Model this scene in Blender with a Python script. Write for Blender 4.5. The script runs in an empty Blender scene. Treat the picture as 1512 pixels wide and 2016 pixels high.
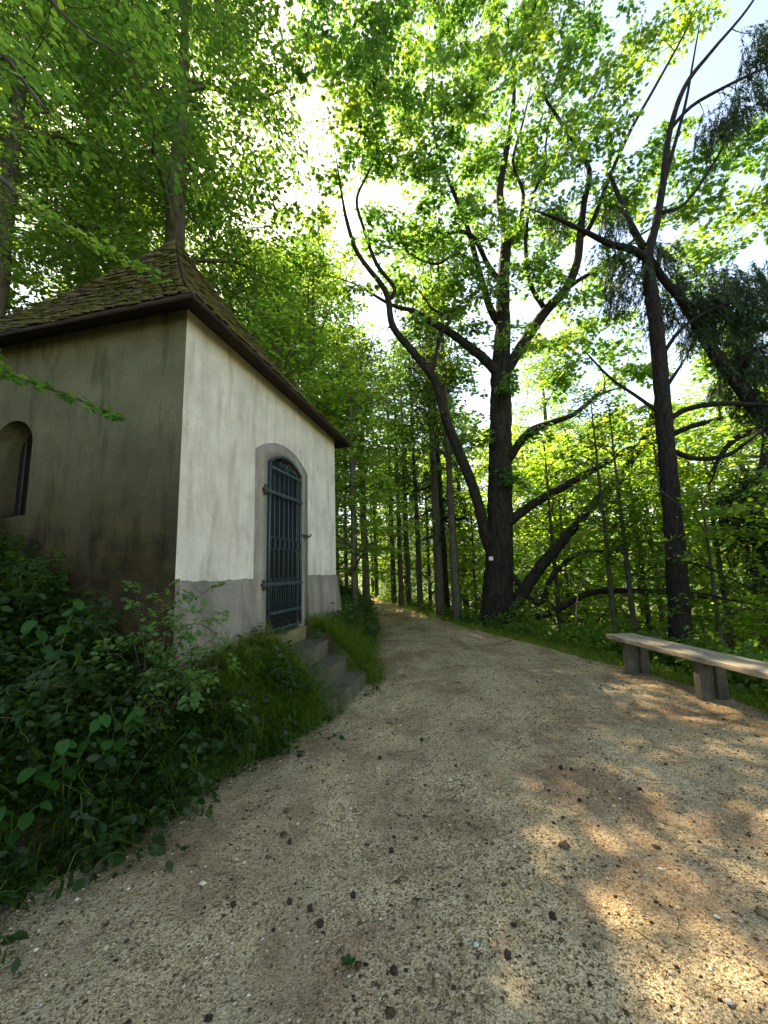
import bpy, math, random
import numpy as np
from mathutils import Vector, Matrix

scene = bpy.context.scene
R = math.radians

# ---------------------------------------------------------------- camera
cam = bpy.data.cameras.new('camera')
cam.sensor_fit = 'VERTICAL'; cam.sensor_height = 36.0
cam.lens = 790.0 / 2016.0 * 36.0
cam.clip_start = 0.05; cam.clip_end = 4000.0
cam_ob = bpy.data.objects.new('camera', cam)
scene.collection.objects.link(cam_ob)
tilt, roll = R(8.5), R(1.75)
fwd = Vector((0, math.cos(tilt), math.sin(tilt)))
r0 = Vector((1, 0, 0)); u0 = Vector((0, -math.sin(tilt), math.cos(tilt)))
rr = math.cos(roll) * r0 - math.sin(roll) * u0
uu = math.sin(roll) * r0 + math.cos(roll) * u0
m = Matrix((rr, uu, -fwd)).transposed().to_4x4()
m.translation = Vector((0, 0, 1.45))
cam_ob.matrix_world = m
scene.camera = cam_ob

# ---------------------------------------------------------------- sky, sun, exposure
SUN_EL, SUN_AZ = R(49.6), R(-28.2)          # azimuth measured from +Y towards +X
world = bpy.data.worlds.new('World'); scene.world = world; world.use_nodes = True
wn = world.node_tree; bg = wn.nodes['Background']
sky = wn.nodes.new('ShaderNodeTexSky'); sky.sky_type = 'NISHITA'; sky.sun_disc = False
sky.sun_elevation = SUN_EL; sky.sun_rotation = SUN_AZ
sky.air_density = 1.0; sky.dust_density = 0.9; sky.ozone_density = 0.3; sky.altitude = 600
wn.links.new(sky.outputs[0], bg.inputs[0]); bg.inputs[1].default_value = 0.11
sun = bpy.data.lights.new('sun', 'SUN'); sun.energy = 4.6; sun.angle = R(0.53); sun.color = (1.0, 0.93, 0.80)
sun_ob = bpy.data.objects.new('sun', sun); scene.collection.objects.link(sun_ob)
sd = Vector((math.sin(SUN_AZ) * math.cos(SUN_EL), math.cos(SUN_AZ) * math.cos(SUN_EL), math.sin(SUN_EL)))
sun_ob.rotation_euler = (-sd).to_track_quat('-Z', 'Y').to_euler(); sun_ob.location = sd * 60
vs = scene.view_settings
vs.view_transform = 'Standard'; vs.look = 'None'; vs.gamma = 1.0; vs.use_curve_mapping = False
vs.exposure = 2.4
vs.use_white_balance = True; vs.white_balance_temperature = 8500; vs.white_balance_tint = 10
cy = scene.cycles
cy.max_bounces = 7; cy.diffuse_bounces = 4; cy.glossy_bounces = 2; cy.transmission_bounces = 4
cy.transparent_max_bounces = 4; cy.caustics_reflective = False; cy.caustics_refractive = False
cy.use_denoising = True; cy.use_adaptive_sampling = True; cy.adaptive_threshold = 0.02
cy.sample_clamp_indirect = 6.0

# ---------------------------------------------------------------- helpers
def link(o, parent=None):
    scene.collection.objects.link(o)
    if parent is not None: o.parent = parent
    return o
def mesh_np(name, V, faces, mats, smooth=False):
    """V (n,3); faces: list of int arrays (m,k)"""
    me = bpy.data.meshes.new(name)
    V = np.ascontiguousarray(V, dtype=np.float32)
    me.vertices.add(len(V)); me.vertices.foreach_set('co', V.ravel())
    loops, starts, tot = [], [], 0
    for f in faces:
        f = np.asarray(f, dtype=np.int32)
        if f.size == 0: continue
        k = f.shape[1]
        loops.append(f.ravel()); starts.append(tot + np.arange(len(f), dtype=np.int32) * k); tot += f.size
    loops = np.concatenate(loops); starts = np.concatenate(starts).astype(np.int32)
    me.loops.add(len(loops)); me.loops.foreach_set('vertex_index', loops)
    me.polygons.add(len(starts)); me.polygons.foreach_set('loop_start', starts)
    me.update(calc_edges=True)
    if smooth: me.polygons.foreach_set('use_smooth', np.ones(len(starts), dtype=bool))
    for mt in (mats if isinstance(mats, (list, tuple)) else [mats]): me.materials.append(mt)
    me.validate()
    return me
def obj(name, me, parent=None, kind=None, loc=None):
    o = bpy.data.objects.new(name, me)
    if loc is not None: o.location = loc
    if kind: o['kind'] = kind
    return link(o, parent)
def thing(name, label, cat, loc=(0, 0, 0), rotz=0.0, group=None):
    o = bpy.data.objects.new(name, None); o.empty_display_size = 0.2
    o.location = loc; o.rotation_euler = (0, 0, rotz); o['label'] = label; o['category'] = cat
    if group: o['group'] = group
    return link(o)
def tag(o, label, cat, group=None):
    o['label'] = label; o['category'] = cat
    if group: o['group'] = group
    return o
class MB:
    """collects geometry, builds ONE mesh"""
    def __init__(s): s.V = []; s.F = {}; s.n = 0
    def add(s, V, *faces):
        V = np.asarray(V, float).reshape(-1, 3)
        for f in faces:
            f = np.asarray(f, int)
            if f.size: s.F.setdefault(f.shape[1], []).append(f + s.n)
        s.V.append(V); s.n += len(V); return s
    def box(s, a, b):
        x0, y0, z0 = a; x1, y1, z1 = b
        return s.add([(x0,y0,z0),(x1,y0,z0),(x1,y1,z0),(x0,y1,z0),(x0,y0,z1),(x1,y0,z1),(x1,y1,z1),(x0,y1,z1)],
            [(0,3,2,1),(4,5,6,7),(0,1,5,4),(1,2,6,5),(2,3,7,6),(3,0,4,7)])
    def hexa(s, P):
        return s.add(P, [(0,3,2,1),(4,5,6,7),(0,1,5,4),(1,2,6,5),(2,3,7,6),(3,0,4,7)])
    def tube(s, pts, rad, sides=6, cap=True, wob=0.0, rng=None):
        V, Q, caps = tube(pts, rad, sides, wob, rng); s.add(V, Q)
        if cap:
            off = -len(V)
            for c in caps: s.F.setdefault(len(c), []).append(np.array([c]) + s.n - len(V))
        return s
    def mesh(s, name, mat, smooth=False):
        return mesh_np(name, np.concatenate(s.V), [np.concatenate(v) for v in s.F.values()], mat, smooth)
    def build(s, name, mat, parent=None, smooth=False, kind=None, bevel=0.0, loc=None):
        o = obj(name, s.mesh(name, mat, smooth), parent, kind, loc)
        if bevel:
            b = o.modifiers.new('bevel', 'BEVEL'); b.width = bevel; b.segments = 2; b.limit_method = 'ANGLE'; b.angle_limit = R(40)
        return o
def nrm(a): return a / (np.linalg.norm(a, axis=-1, keepdims=True) + 1e-9)
def tube(pts, rad, sides=6, wob=0.0, rng=None):
    P = np.asarray(pts, float)[:, :3]; n = len(P); rad = np.broadcast_to(np.asarray(rad, float), (n,))
    T = nrm(np.gradient(P, axis=0))
    ref = np.array([1.0, 0, 0]) if abs(T[0][0]) < .8 else np.array([0, 1.0, 0])
    A = np.zeros((n, 3)); a = ref - T[0] * (ref @ T[0]); A[0] = a / np.linalg.norm(a)
    for i in range(1, n):
        a = A[i-1] - T[i] * (A[i-1] @ T[i]); A[i] = a / (np.linalg.norm(a) + 1e-9)
    B = np.cross(T, A); th = np.arange(sides) * 2 * np.pi / sides
    rr_ = rad[:, None] * np.ones((1, sides))
    if wob and rng is not None: rr_ = rr_ * (1 + wob * rng.uniform(-1, 1, (n, sides)))
    V = P[:, None, :] + rr_[..., None] * (np.cos(th)[None, :, None] * A[:, None, :] + np.sin(th)[None, :, None] * B[:, None, :])
    i = np.arange(n - 1)[:, None] * sides; j = np.arange(sides)[None, :]; k = (j + 1) % sides
    Q = np.stack([i + j, i + k, i + sides + k, i + sides + j], -1).reshape(-1, 4)
    return V.reshape(-1, 3), Q, [list(range(sides))[::-1], list(range((n-1)*sides, n*sides))]
def smooth_line(pts, sub=4):
    """Catmull-Rom through (x,y,z,r)"""
    P = np.asarray(pts, float); out = []
    Q = np.vstack([2*P[0]-P[1], P, 2*P[-1]-P[-2]])
    for i in range(1, len(Q)-2):
        p0, p1, p2, p3 = Q[i-1], Q[i], Q[i+1], Q[i+2]
        for t in np.arange(sub) / sub:
            out.append(.5*((2*p1)+(-p0+p2)*t+(2*p0-5*p1+4*p2-p3)*t*t+(-p0+3*p1-3*p2+p3)*t**3))
    out.append(P[-1]); out = np.array(out); out[:, 3] = np.maximum(out[:, 3], .0015)
    return out
def hash2(i, j, s=0):
    h = (i * 374761393 + j * 668265263 + s * 974634777) & 0xffffffff
    h = ((h ^ (h >> 13)) * 1274126177) & 0xffffffff
    return ((h ^ (h >> 16)) & 0xffff) / 65535.0
def vnoise(x, y, s=0):
    x = np.asarray(x, float); y = np.asarray(y, float)
    i = np.floor(x).astype(np.int64); j = np.floor(y).astype(np.int64); fx = x - i; fy = y - j
    fx = fx*fx*(3-2*fx); fy = fy*fy*(3-2*fy)
    a = hash2(i, j, s); b = hash2(i+1, j, s); c = hash2(i, j+1, s); d = hash2(i+1, j+1, s)
    return (a*(1-fx)+b*fx)*(1-fy)+(c*(1-fx)+d*fx)*fy - .5

# ---------------------------------------------------------------- materials
def newmat(name):
    mt = bpy.data.materials.new(name); mt.use_nodes = True
    nt = mt.node_tree; return mt, nt, nt.nodes, nt.links, nt.nodes['Principled BSDF']
def setin(b, **k):
    for n, v in k.items():
        n = n.replace('_', ' ')
        if n in b.inputs: b.inputs[n].default_value = v
def coords(N, L, scale=1.0, stretch=(1, 1, 1), space='Object'):
    tc = N.new('ShaderNodeTexCoord'); mp = N.new('ShaderNodeMapping')
    mp.inputs['Scale'].default_value = tuple(scale * s for s in stretch); L.new(tc.outputs[space], mp.inputs[0]); return mp.outputs[0]
def noise(N, L, vec, scale, detail=4, rough=.55, dist=0.0):
    n = N.new('ShaderNodeTexNoise'); n.inputs['Scale'].default_value = scale; n.inputs['Detail'].default_value = detail
    n.inputs['Roughness'].default_value = rough; n.inputs['Distortion'].default_value = dist
    L.new(vec, n.inputs['Vector']); return n.outputs['Fac']
def ramp(N, L, fac, stops):
    r = N.new('ShaderNodeValToRGB'); cr = r.color_ramp
    while len(cr.elements) < len(stops): cr.elements.new(.5)
    for e, (p, c) in zip(cr.elements, stops): e.position = p; e.color = (*c, 1) if len(c) == 3 else c
    L.new(fac, r.inputs[0]); return r.outputs[0]
def mixc(N, L, fac, a, b, mode='MIX'):
    x = N.new('ShaderNodeMix'); x.data_type = 'RGBA'; x.blend_type = mode
    if isinstance(fac, (int, float)): x.inputs[0].default_value = fac
    else: L.new(fac, x.inputs[0])
    for i, v in ((6, a), (7, b)):
        if isinstance(v, tuple): x.inputs[i].default_value = (*v, 1)
        else: L.new(v, x.inputs[i])
    return x.outputs[2]
def bump(N, L, b, h, strength=.5, dist=.01, prev=None):
    n = N.new('ShaderNodeBump'); n.inputs['Strength'].default_value = strength; n.inputs['Distance'].default_value = dist
    L.new(h, n.inputs['Height'])
    if prev is not None: L.new(prev, n.inputs['Normal'])
    if b is not None: L.new(n.outputs[0], b.inputs['Normal'])
    return n.outputs[0]
def leafmat(name, refl, trans, tf=.5, rough=.45, spec=.35):
    """refl, trans: lists of 3 colours picked at random leaf by leaf"""
    mt, nt, N, L, b = newmat(name)
    g = N.new('ShaderNodeNewGeometry'); out = N['Material Output']
    f = g.outputs['Random Per Island']
    nz = noise(N, L, g.outputs['Position'], .55, 3, .5)                      # whole sprays vary in hue and darken, imitating shaded clumps
    mr = N.new('ShaderNodeMapRange'); L.new(nz, mr.inputs[0]); mr.inputs[1].default_value = .35; mr.inputs[2].default_value = .65
    mf = N.new('ShaderNodeMath'); mf.operation = 'MULTIPLY_ADD'; L.new(f, mf.inputs[0]); mf.inputs[1].default_value = .5
    hf = N.new('ShaderNodeMath'); hf.operation = 'MULTIPLY'; L.new(mr.outputs[0], hf.inputs[0]); hf.inputs[1].default_value = .5; L.new(hf.outputs[0], mf.inputs[2]); f = mf.outputs[0]
    c1 = ramp(N, L, f, [(0, refl[0]), (.5, refl[1]), (1, refl[2])])
    c2 = ramp(N, L, f, [(0, trans[0]), (.5, trans[1]), (1, trans[2])])
    L.new(c1, b.inputs['Base Color']); setin(b, Roughness=rough); b.inputs['Specular IOR Level'].default_value = spec
    t = N.new('ShaderNodeBsdfTranslucent'); L.new(c2, t.inputs['Color'])
    mx = N.new('ShaderNodeMixShader'); mx.inputs[0].default_value = tf
    L.new(b.outputs[0], mx.inputs[1]); L.new(t.outputs[0], mx.inputs[2]); L.new(mx.outputs[0], out.inputs[0])
    return mt
def barkmat(name, dark, light, moss=None, mossamt=.5, stretch=(9, 9, 1.6), bstr=.8, lichen=None):
    mt, nt, N, L, b = newmat(name)
    v = coords(N, L, 1.0, stretch); n1 = noise(N, L, v, 1.6, 6, .65, .4); col = ramp(N, L, n1, [(.3, dark), (.72, light)])
    v2 = coords(N, L, 1.0)
    if moss:
        n2 = noise(N, L, v2, 2.6, 5, .6); fm = ramp(N, L, n2, [(mossamt, (0, 0, 0)), (mossamt + .12, (1, 1, 1))])
        col = mixc(N, L, fm, col, moss)
    if lichen:
        n3 = noise(N, L, v2, 14, 4, .6); fl = ramp(N, L, n3, [(.62, (0, 0, 0)), (.68, (1, 1, 1))]); col = mixc(N, L, fl, col, lichen)
    L.new(col, b.inputs['Base Color']); setin(b, Roughness=.92); b.inputs['Specular IOR Level'].default_value = .15
    p = bump(N, L, None, n1, bstr, .06); n9 = noise(N, L, coords(N, L, 1.0, (30, 30, 7)), 1.2, 5, .7); bump(N, L, b, n9, .7, .02, p)
    return mt

M = {}
M['maple'] = leafmat('maple_leaf', [(.035,.085,.016), (.06,.13,.02), (.12,.19,.025)], [(.07,.21,.035), (.19,.39,.05), (.48,.61,.06)], .55)
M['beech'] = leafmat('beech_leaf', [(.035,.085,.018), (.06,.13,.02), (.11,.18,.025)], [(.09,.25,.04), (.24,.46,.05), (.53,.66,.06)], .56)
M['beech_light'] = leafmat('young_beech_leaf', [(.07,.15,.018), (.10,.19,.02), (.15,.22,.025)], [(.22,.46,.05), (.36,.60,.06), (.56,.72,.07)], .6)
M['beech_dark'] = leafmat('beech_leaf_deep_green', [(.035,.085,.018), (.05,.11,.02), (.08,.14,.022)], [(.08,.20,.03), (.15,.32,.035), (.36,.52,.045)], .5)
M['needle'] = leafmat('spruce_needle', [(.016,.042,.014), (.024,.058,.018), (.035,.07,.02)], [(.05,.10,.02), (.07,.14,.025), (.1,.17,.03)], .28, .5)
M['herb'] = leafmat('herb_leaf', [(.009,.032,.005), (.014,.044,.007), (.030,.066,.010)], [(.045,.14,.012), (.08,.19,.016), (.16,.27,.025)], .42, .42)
M['rose'] = leafmat('rose_leaf', [(.05,.12,.035), (.07,.15,.04), (.09,.17,.04)], [(.16,.34,.05), (.22,.42,.06), (.3,.46,.06)], .42, .42)
M['broad'] = leafmat('broad_leaf', [(.020,.085,.014), (.026,.10,.016), (.035,.11,.018)], [(.05,.22,.02), (.08,.26,.02), (.1,.28,.02)], .42, .6, .2)
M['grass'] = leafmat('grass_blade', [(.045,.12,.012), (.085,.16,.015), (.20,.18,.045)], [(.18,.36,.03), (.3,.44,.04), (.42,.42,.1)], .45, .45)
M['grass_sun'] = leafmat('verge_grass_blade', [(.08,.16,.016), (.12,.2,.02), (.24,.22,.06)], [(.26,.44,.03), (.38,.5,.04), (.48,.46,.1)], .48, .45)  # lighter, yellower copy of the grass, sunlight put into its colour
M['bark_big'] = barkmat('maple_bark', (.007,.006,.0045), (.05,.041,.029), (.028,.034,.010), .58, lichen=(.075,.085,.055))
M['bark_pine'] = barkmat('spruce_bark', (.007,.006,.0055), (.045,.037,.029), None, .5, (16, 16, 5), .9)
M['bark_beech'] = barkmat('beech_bark', (.05,.042,.03), (.14,.12,.085), (.06,.065,.02), .6, (5, 5, 2), .4)
M['twig'] = barkmat('twig_bark', (.03,.025,.018), (.08,.065,.045), None, .5, (8, 8, 4), .3)
M['pale_twig'] = barkmat('dead_twig', (.22,.17,.12), (.4,.32,.24), None, .5, (8, 8, 4), .3)
M['stem'] = barkmat('green_stem', (.04,.09,.02), (.09,.13,.03), None, .5, (8, 8, 4), .2)

def plaster(name, base, dark, stain, stain_scale, stain_pos, streak=.5, bs=.55, grime_shade=None):
    mt, nt, N, L, b = newmat(name)
    v = coords(N, L, 1.0)
    n1 = noise(N, L, v, 3.0, 6, .6); col = mixc(N, L, ramp(N, L, n1, [(.36, (0,0,0)), (.68, (1,1,1))]), dark, base)
    vs_ = coords(N, L, 1.0, (2.6, 2.6, .55)); n2 = noise(N, L, vs_, stain_scale, 6, .62, .3)
    col = mixc(N, L, ramp(N, L, n2, [(stain_pos, (0,0,0)), (stain_pos + .16, (streak,)*3)]), col, stain)
    n3 = noise(N, L, v, 50, 4, .75); col = mixc(N, L, ramp(N, L, n3, [(.36, (.75,)*3), (.56, (0,0,0))]), col, dark)
    n7 = noise(N, L, v, 14, 5, .7); col = mixc(N, L, ramp(N, L, n7, [(.52, (0,0,0)), (.7, (.45,)*3)]), col, dark)
    if grime_shade:
        gcol, z0, z1, axis_noise = grime_shade                      # algae and painted-in shade, darker towards the ground, ragged upper edge
        tc = N.new('ShaderNodeTexCoord'); sp = N.new('ShaderNodeSeparateXYZ'); L.new(tc.outputs['Object'], sp.inputs[0])
        a = N.new('ShaderNodeMath'); a.operation = 'MULTIPLY_ADD'; L.new(n2, a.inputs[0]); a.inputs[1].default_value = axis_noise
        L.new(sp.outputs[2], a.inputs[2])
        mr = N.new('ShaderNodeMapRange'); L.new(a.outputs[0], mr.inputs[0]); mr.inputs[1].default_value = z0 + .5*axis_noise; mr.inputs[2].default_value = z1 + .5*axis_noise
        mr.inputs[3].default_value = 1; mr.inputs[4].default_value = 0
        n5 = noise(N, L, v, 5, 5, .65); gc = mixc(N, L, ramp(N, L, n5, [(.38, (0,0,0)), (.62, (1,1,1))]), gcol[0], gcol[1])
        col = mixc(N, L, mr.outputs[0], col, gc)
    L.new(col, b.inputs['Base Color']); setin(b, Roughness=.95); b.inputs['Specular IOR Level'].default_value = .1
    n4 = noise(N, L, v, 48, 5, .75); p = bump(N, L, None, n4, min(1, bs*1.7), .02)
    n6 = noise(N, L, v, 9, 4, .6); bump(N, L, b, n6, .25, .02, p)
    return mt
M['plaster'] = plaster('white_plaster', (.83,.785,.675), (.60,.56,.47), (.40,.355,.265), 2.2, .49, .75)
M['plaster_side'] = plaster('shade_and_stain_plaster', (.205,.20,.118), (.14,.134,.076), (.062,.055,.028), 2.4, .50, .8, .6, (((.026,.020,.010), (.060,.046,.018)), 1.6, 2.9, 1.6))  # colours darkened for the shade of bank and trees, besides algae stains
M['plinth'] = plaster('grey_render', (.33,.295,.235), (.23,.205,.16), (.13,.12,.085), 2.0, .48, .8)
M['surround'] = plaster('door_stone', (.37,.345,.285), (.26,.24,.195), (.18,.165,.125), 3.0, .5, .6, .6)
M['sill'] = plaster('sill_stone', (.26,.22,.13), (.18,.15,.08), (.13,.12,.05), 3.0, .5, .7, .5)
M['step'] = plaster('step_stone', (.165,.152,.112), (.10,.093,.066), (.055,.058,.026), 3.0, .46, .85, .6)
def simple(name, c1, c2, scale=8, rough=.6, bs=.2, metal=0, stretch=(1,1,1), bd=.005):
    mt, nt, N, L, b = newmat(name); v = coords(N, L, 1.0, stretch); n = noise(N, L, v, scale, 5, .6)
    L.new(ramp(N, L, n, [(.32, c1), (.68, c2)]), b.inputs['Base Color']); setin(b, Roughness=rough, Metallic=metal); b.inputs['Specular IOR Level'].default_value = .5 if rough < .55 else .15
    if bs: bump(N, L, b, n, bs, bd)
    return mt
M['iron'] = simple('painted_iron', (.014,.028,.036), (.032,.055,.066), 22, .5, .15)
M['iron_rust'] = simple('rusty_iron', (.035,.028,.022), (.09,.06,.04), 40, .7, .2)
M['inside'] = simple('interior_wall', (.05,.05,.045), (.08,.078,.07), 3, .9, .1)
M['door_wood'] = simple('dark_green_boards', (.006,.010,.009), (.012,.018,.016), 6, .6, .2, 0, (8, 8, .6))
M['eave'] = simple('eave_board', (.022,.016,.012), (.05,.035,.026), 5, .9, .3, 0, (1, 1, 8))
M['bench'] = simple('bench_plank', (.15,.125,.085), (.36,.31,.22), 3.2, .7, .35, 0, (18, 1.2, 18))
M['post'] = simple('bench_post', (.07,.06,.042), (.15,.128,.092), 6, .9, .4)
M['white_sign'] = simple('white_plate', (.6,.6,.58), (.75,.75,.72), 9, .5, 0)
M['cone'] = simple('fir_cone', (.028,.018,.014), (.06,.04,.03), 60, .9, .4)
M['pebble'] = simple('pale_pebble', (.40,.37,.32), (.55,.52,.46), 40, .8, .2)
M['darkstone'] = simple('dark_stone', (.05,.045,.04), (.10,.09,.08), 30, .9, .3)

def shinglemat():
    mt, nt, N, L, b = newmat('mossy_shingle'); v = coords(N, L, 1.0)
    g = N.new('ShaderNodeNewGeometry'); oi = N.new('ShaderNodeObjectInfo')
    ad = N.new('ShaderNodeMath'); L.new(g.outputs['Random Per Island'], ad.inputs[0]); L.new(oi.outputs['Random'], ad.inputs[1])
    fr = N.new('ShaderNodeMath'); fr.operation = 'FRACT'; L.new(ad.outputs[0], fr.inputs[0])
    wood = ramp(N, L, fr.outputs[0], [(0, (.07,.055,.04)), (.5, (.125,.10,.072)), (1, (.19,.155,.11))])
    vw = coords(N, L, 1.0, space='Generated'); tc = N.new('ShaderNodeNewGeometry')
    n1 = noise(N, L, tc.outputs['Position'], 3.0, 6, .62); n2 = noise(N, L, tc.outputs['Position'], 22, 4, .6)
    ad2 = N.new('ShaderNodeMath'); ad2.operation = 'MULTIPLY_ADD'; L.new(n2, ad2.inputs[0]); ad2.inputs[1].default_value = .35; L.new(n1, ad2.inputs[2])
    moss = ramp(N, L, n2, [(.35, (.06,.066,.018)), (.65, (.17,.16,.04))])
    col = mixc(N, L, ramp(N, L, ad2.outputs[0], [(.56, (0,0,0)), (.72, (1,1,1))]), wood, moss)
    L.new(col, b.inputs['Base Color']); setin(b, Roughness=.95); b.inputs['Specular IOR Level'].default_value = .12
    bump(N, L, b, n2, .8, .02); return mt
M['shingle'] = shinglemat()

def gravelmat():
    mt, nt, N, L, b = newmat('gravel'); v = coords(N, L, 1.0)
    def vor(scale, feat='F1'):
        x = N.new('ShaderNodeTexVoronoi'); x.inputs['Scale'].default_value = scale; x.feature = feat; L.new(v, x.inputs['Vector']); return x
    a = vor(170); c = vor(92)
    s1 = N.new('ShaderNodeSeparateColor'); L.new(a.outputs['Color'], s1.inputs[0])
    s2 = N.new('ShaderNodeSeparateColor'); L.new(c.outputs['Color'], s2.inputs[0])
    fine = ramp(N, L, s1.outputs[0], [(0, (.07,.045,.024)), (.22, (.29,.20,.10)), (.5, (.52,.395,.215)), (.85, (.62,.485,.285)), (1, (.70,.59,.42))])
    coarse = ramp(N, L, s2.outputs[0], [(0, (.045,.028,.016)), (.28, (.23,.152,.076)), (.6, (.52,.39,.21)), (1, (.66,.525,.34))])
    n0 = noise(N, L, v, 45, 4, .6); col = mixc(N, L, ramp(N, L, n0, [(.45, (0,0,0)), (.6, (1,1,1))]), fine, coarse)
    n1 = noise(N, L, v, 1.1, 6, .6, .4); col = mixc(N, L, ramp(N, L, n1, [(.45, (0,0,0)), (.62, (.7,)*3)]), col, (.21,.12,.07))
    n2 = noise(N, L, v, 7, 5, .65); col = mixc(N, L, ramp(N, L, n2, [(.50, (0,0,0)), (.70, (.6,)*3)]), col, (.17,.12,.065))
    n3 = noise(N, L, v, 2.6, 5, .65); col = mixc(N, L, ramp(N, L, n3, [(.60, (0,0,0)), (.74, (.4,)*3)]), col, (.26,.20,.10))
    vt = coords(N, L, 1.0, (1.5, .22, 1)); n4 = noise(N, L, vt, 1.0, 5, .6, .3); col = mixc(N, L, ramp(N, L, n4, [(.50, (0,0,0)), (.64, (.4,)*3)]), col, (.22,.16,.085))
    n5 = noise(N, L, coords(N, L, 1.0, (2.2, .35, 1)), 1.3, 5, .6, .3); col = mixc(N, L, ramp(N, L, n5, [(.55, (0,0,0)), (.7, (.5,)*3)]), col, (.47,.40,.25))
    L.new(col, b.inputs['Base Color']); setin(b, Roughness=1.0); b.inputs['Specular IOR Level'].default_value = .04
    p = bump(N, L, None, a.outputs['Distance'], .7, .006); p = bump(N, L, None, c.outputs['Distance'], .7, .01, p)
    bump(N, L, b, n2, .5, .03, p); return mt
M['gravel'] = gravelmat()
def stonemat():
    mt, nt, N, L, b = newmat('gravel_stone'); g = N.new('ShaderNodeNewGeometry')
    L.new(ramp(N, L, g.outputs['Random Per Island'], [(0, (.025,.018,.013)), (.4, (.11,.078,.045)), (.7, (.38,.30,.175)), (.95, (.52,.44,.28)), (1, (.7,.65,.55))]), b.inputs['Base Color'])
    setin(b, Roughness=.95); b.inputs['Specular IOR Level'].default_value = .08; return mt
M['stone'] = stonemat()
def littermat():
    mt, nt, N, L, b = newmat('leaf_litter'); g = N.new('ShaderNodeNewGeometry')
    L.new(ramp(N, L, g.outputs['Random Per Island'], [(0, (.05,.028,.018)), (.5, (.11,.06,.035)), (.9, (.19,.12,.06)), (1, (.3,.2,.09))]), b.inputs['Base Color'])
    setin(b, Roughness=.8); return mt
M['litter'] = littermat()
def soilmat():
    mt, nt, N, L, b = newmat('forest_soil'); v = coords(N, L, 1.0); n = noise(N, L, v, 5, 5, .6); n2 = noise(N, L, v, .9, 6, .65); n3 = noise(N, L, v, 14, 4, .6)
    soil = ramp(N, L, n, [(.32, (.028,.020,.012)), (.68, (.065,.046,.028))]); green = ramp(N, L, n3, [(.35, (.02,.04,.008)), (.65, (.05,.085,.015))])
    L.new(mixc(N, L, ramp(N, L, n2, [(.40, (0,0,0)), (.52, (1,1,1))]), soil, green), b.inputs['Base Color']); setin(b, Roughness=.95); b.inputs['Specular IOR Level'].default_value = .1
    bump(N, L, b, n, .8, .04); return mt
M['soil'] = soilmat()
def hillmat():
    mt, nt, N, L, b = newmat('wooded_hill'); v = coords(N, L, 1.0); n = noise(N, L, v, .12, 6, .7)
    L.new(ramp(N, L, n, [(.35, (.02,.05,.02)), (.65, (.06,.11,.03))]), b.inputs['Base Color']); setin(b, Roughness=1.0); bump(N, L, b, n, 1, 3); return mt
M['hill'] = hillmat()

# ---------------------------------------------------------------- the lie of the land
LE = np.array([(-14,-3.2),(-4,-2.7),(0,-2.35),(1,-2.15),(2.13,-1.87),(2.76,-1.45),(3.42,-1.15),(4.13,-.82),(4.7,-.5),(5.3,-.25),(6,-.22),(7.03,-.28),(8.4,-.2),(10.5,-.2),(13.5,-.45),(18.9,-1.1),(25,-3),(33,-7),(45,-15)])
RE = np.array([(-14,3.5),(0,3.72),(4.16,3.72),(4.75,3.68),(6.13,3.45),(7.3,3.0),(9.6,2.3),(13,1.45),(20,.0),(25,-1.3),(33,-4.6),(45,-12)])
def XL(y): return np.interp(y, LE[:, 0], LE[:, 1])
def XR(y): return np.interp(y, RE[:, 0], RE[:, 1])
CH = np.array([-1.401, 4.67]); AZ = R(13)                       # chapel: front left of the gate, and the line of its front wall
CD = np.array([math.sin(AZ), math.cos(AZ)]); CN = np.array([math.cos(AZ), -math.sin(AZ)])
def chapel_local(x, y):
    dx = x - CH[0]; dy = y - CH[1]; return dx*CD[0]+dy*CD[1], dx*CN[0]+dy*CN[1]    # s along the wall, n out of it
def terrain(x, y):
    x = np.asarray(x, float); y = np.asarray(y, float)
    dl = XL(y) - x + .10*vnoise(x*1.7, y*1.7, 3) + .06*vnoise(x*5, y*5, 4); dr = x - XR(y) + .15*vnoise(x*1.3, y*1.3, 5)
    a = np.maximum(dl, 0)
    left = .9*(1-np.exp(-a/.40)) + .66*np.maximum(a-.95, 0) - .24*np.maximum(a-3.2, 0) - .27*np.maximum(a-22, 0)
    left += np.minimum(a, 1)*(.14*vnoise(x*2.2, y*2.2, 6) + .05*vnoise(x*7, y*7, 7))
    c = np.maximum(dr, 0)
    right = -.10*np.minimum(c, 1.1) - 20*(1-np.exp(-.55*np.maximum(c-1.1, 0)/20)) + np.minimum(c, 1)*(.10*vnoise(x*1.9, y*1.9, 8))
    z = -.05 + left + right
    s, n = chapel_local(x, y)
    z = np.where((s > -1.25) & (s < 2.25) & (n < -.15) & (n > -3.65), .55, z)                                     # floor inside the chapel
    st = np.where(n < .40, .46, np.where(n < .64, .26, .06)); instep = (s > -.12) & (s < 1.02) & (n > -.2) & (n < .95)
    z = np.where(instep, np.minimum(z, st - .1), z)
    near = np.clip((1.3 - n)/.5, 0, 1)*((s > 1.02) & (s < 2.6) & (n >= -.2))
    z = np.where((n >= -.2) & (n < 1.2) & (s > -1.5) & (s < 2.6), np.minimum(z, .95), z)
    return z
def tz(x, y): return float(terrain(np.array([x]), np.array([y]))[0])

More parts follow.
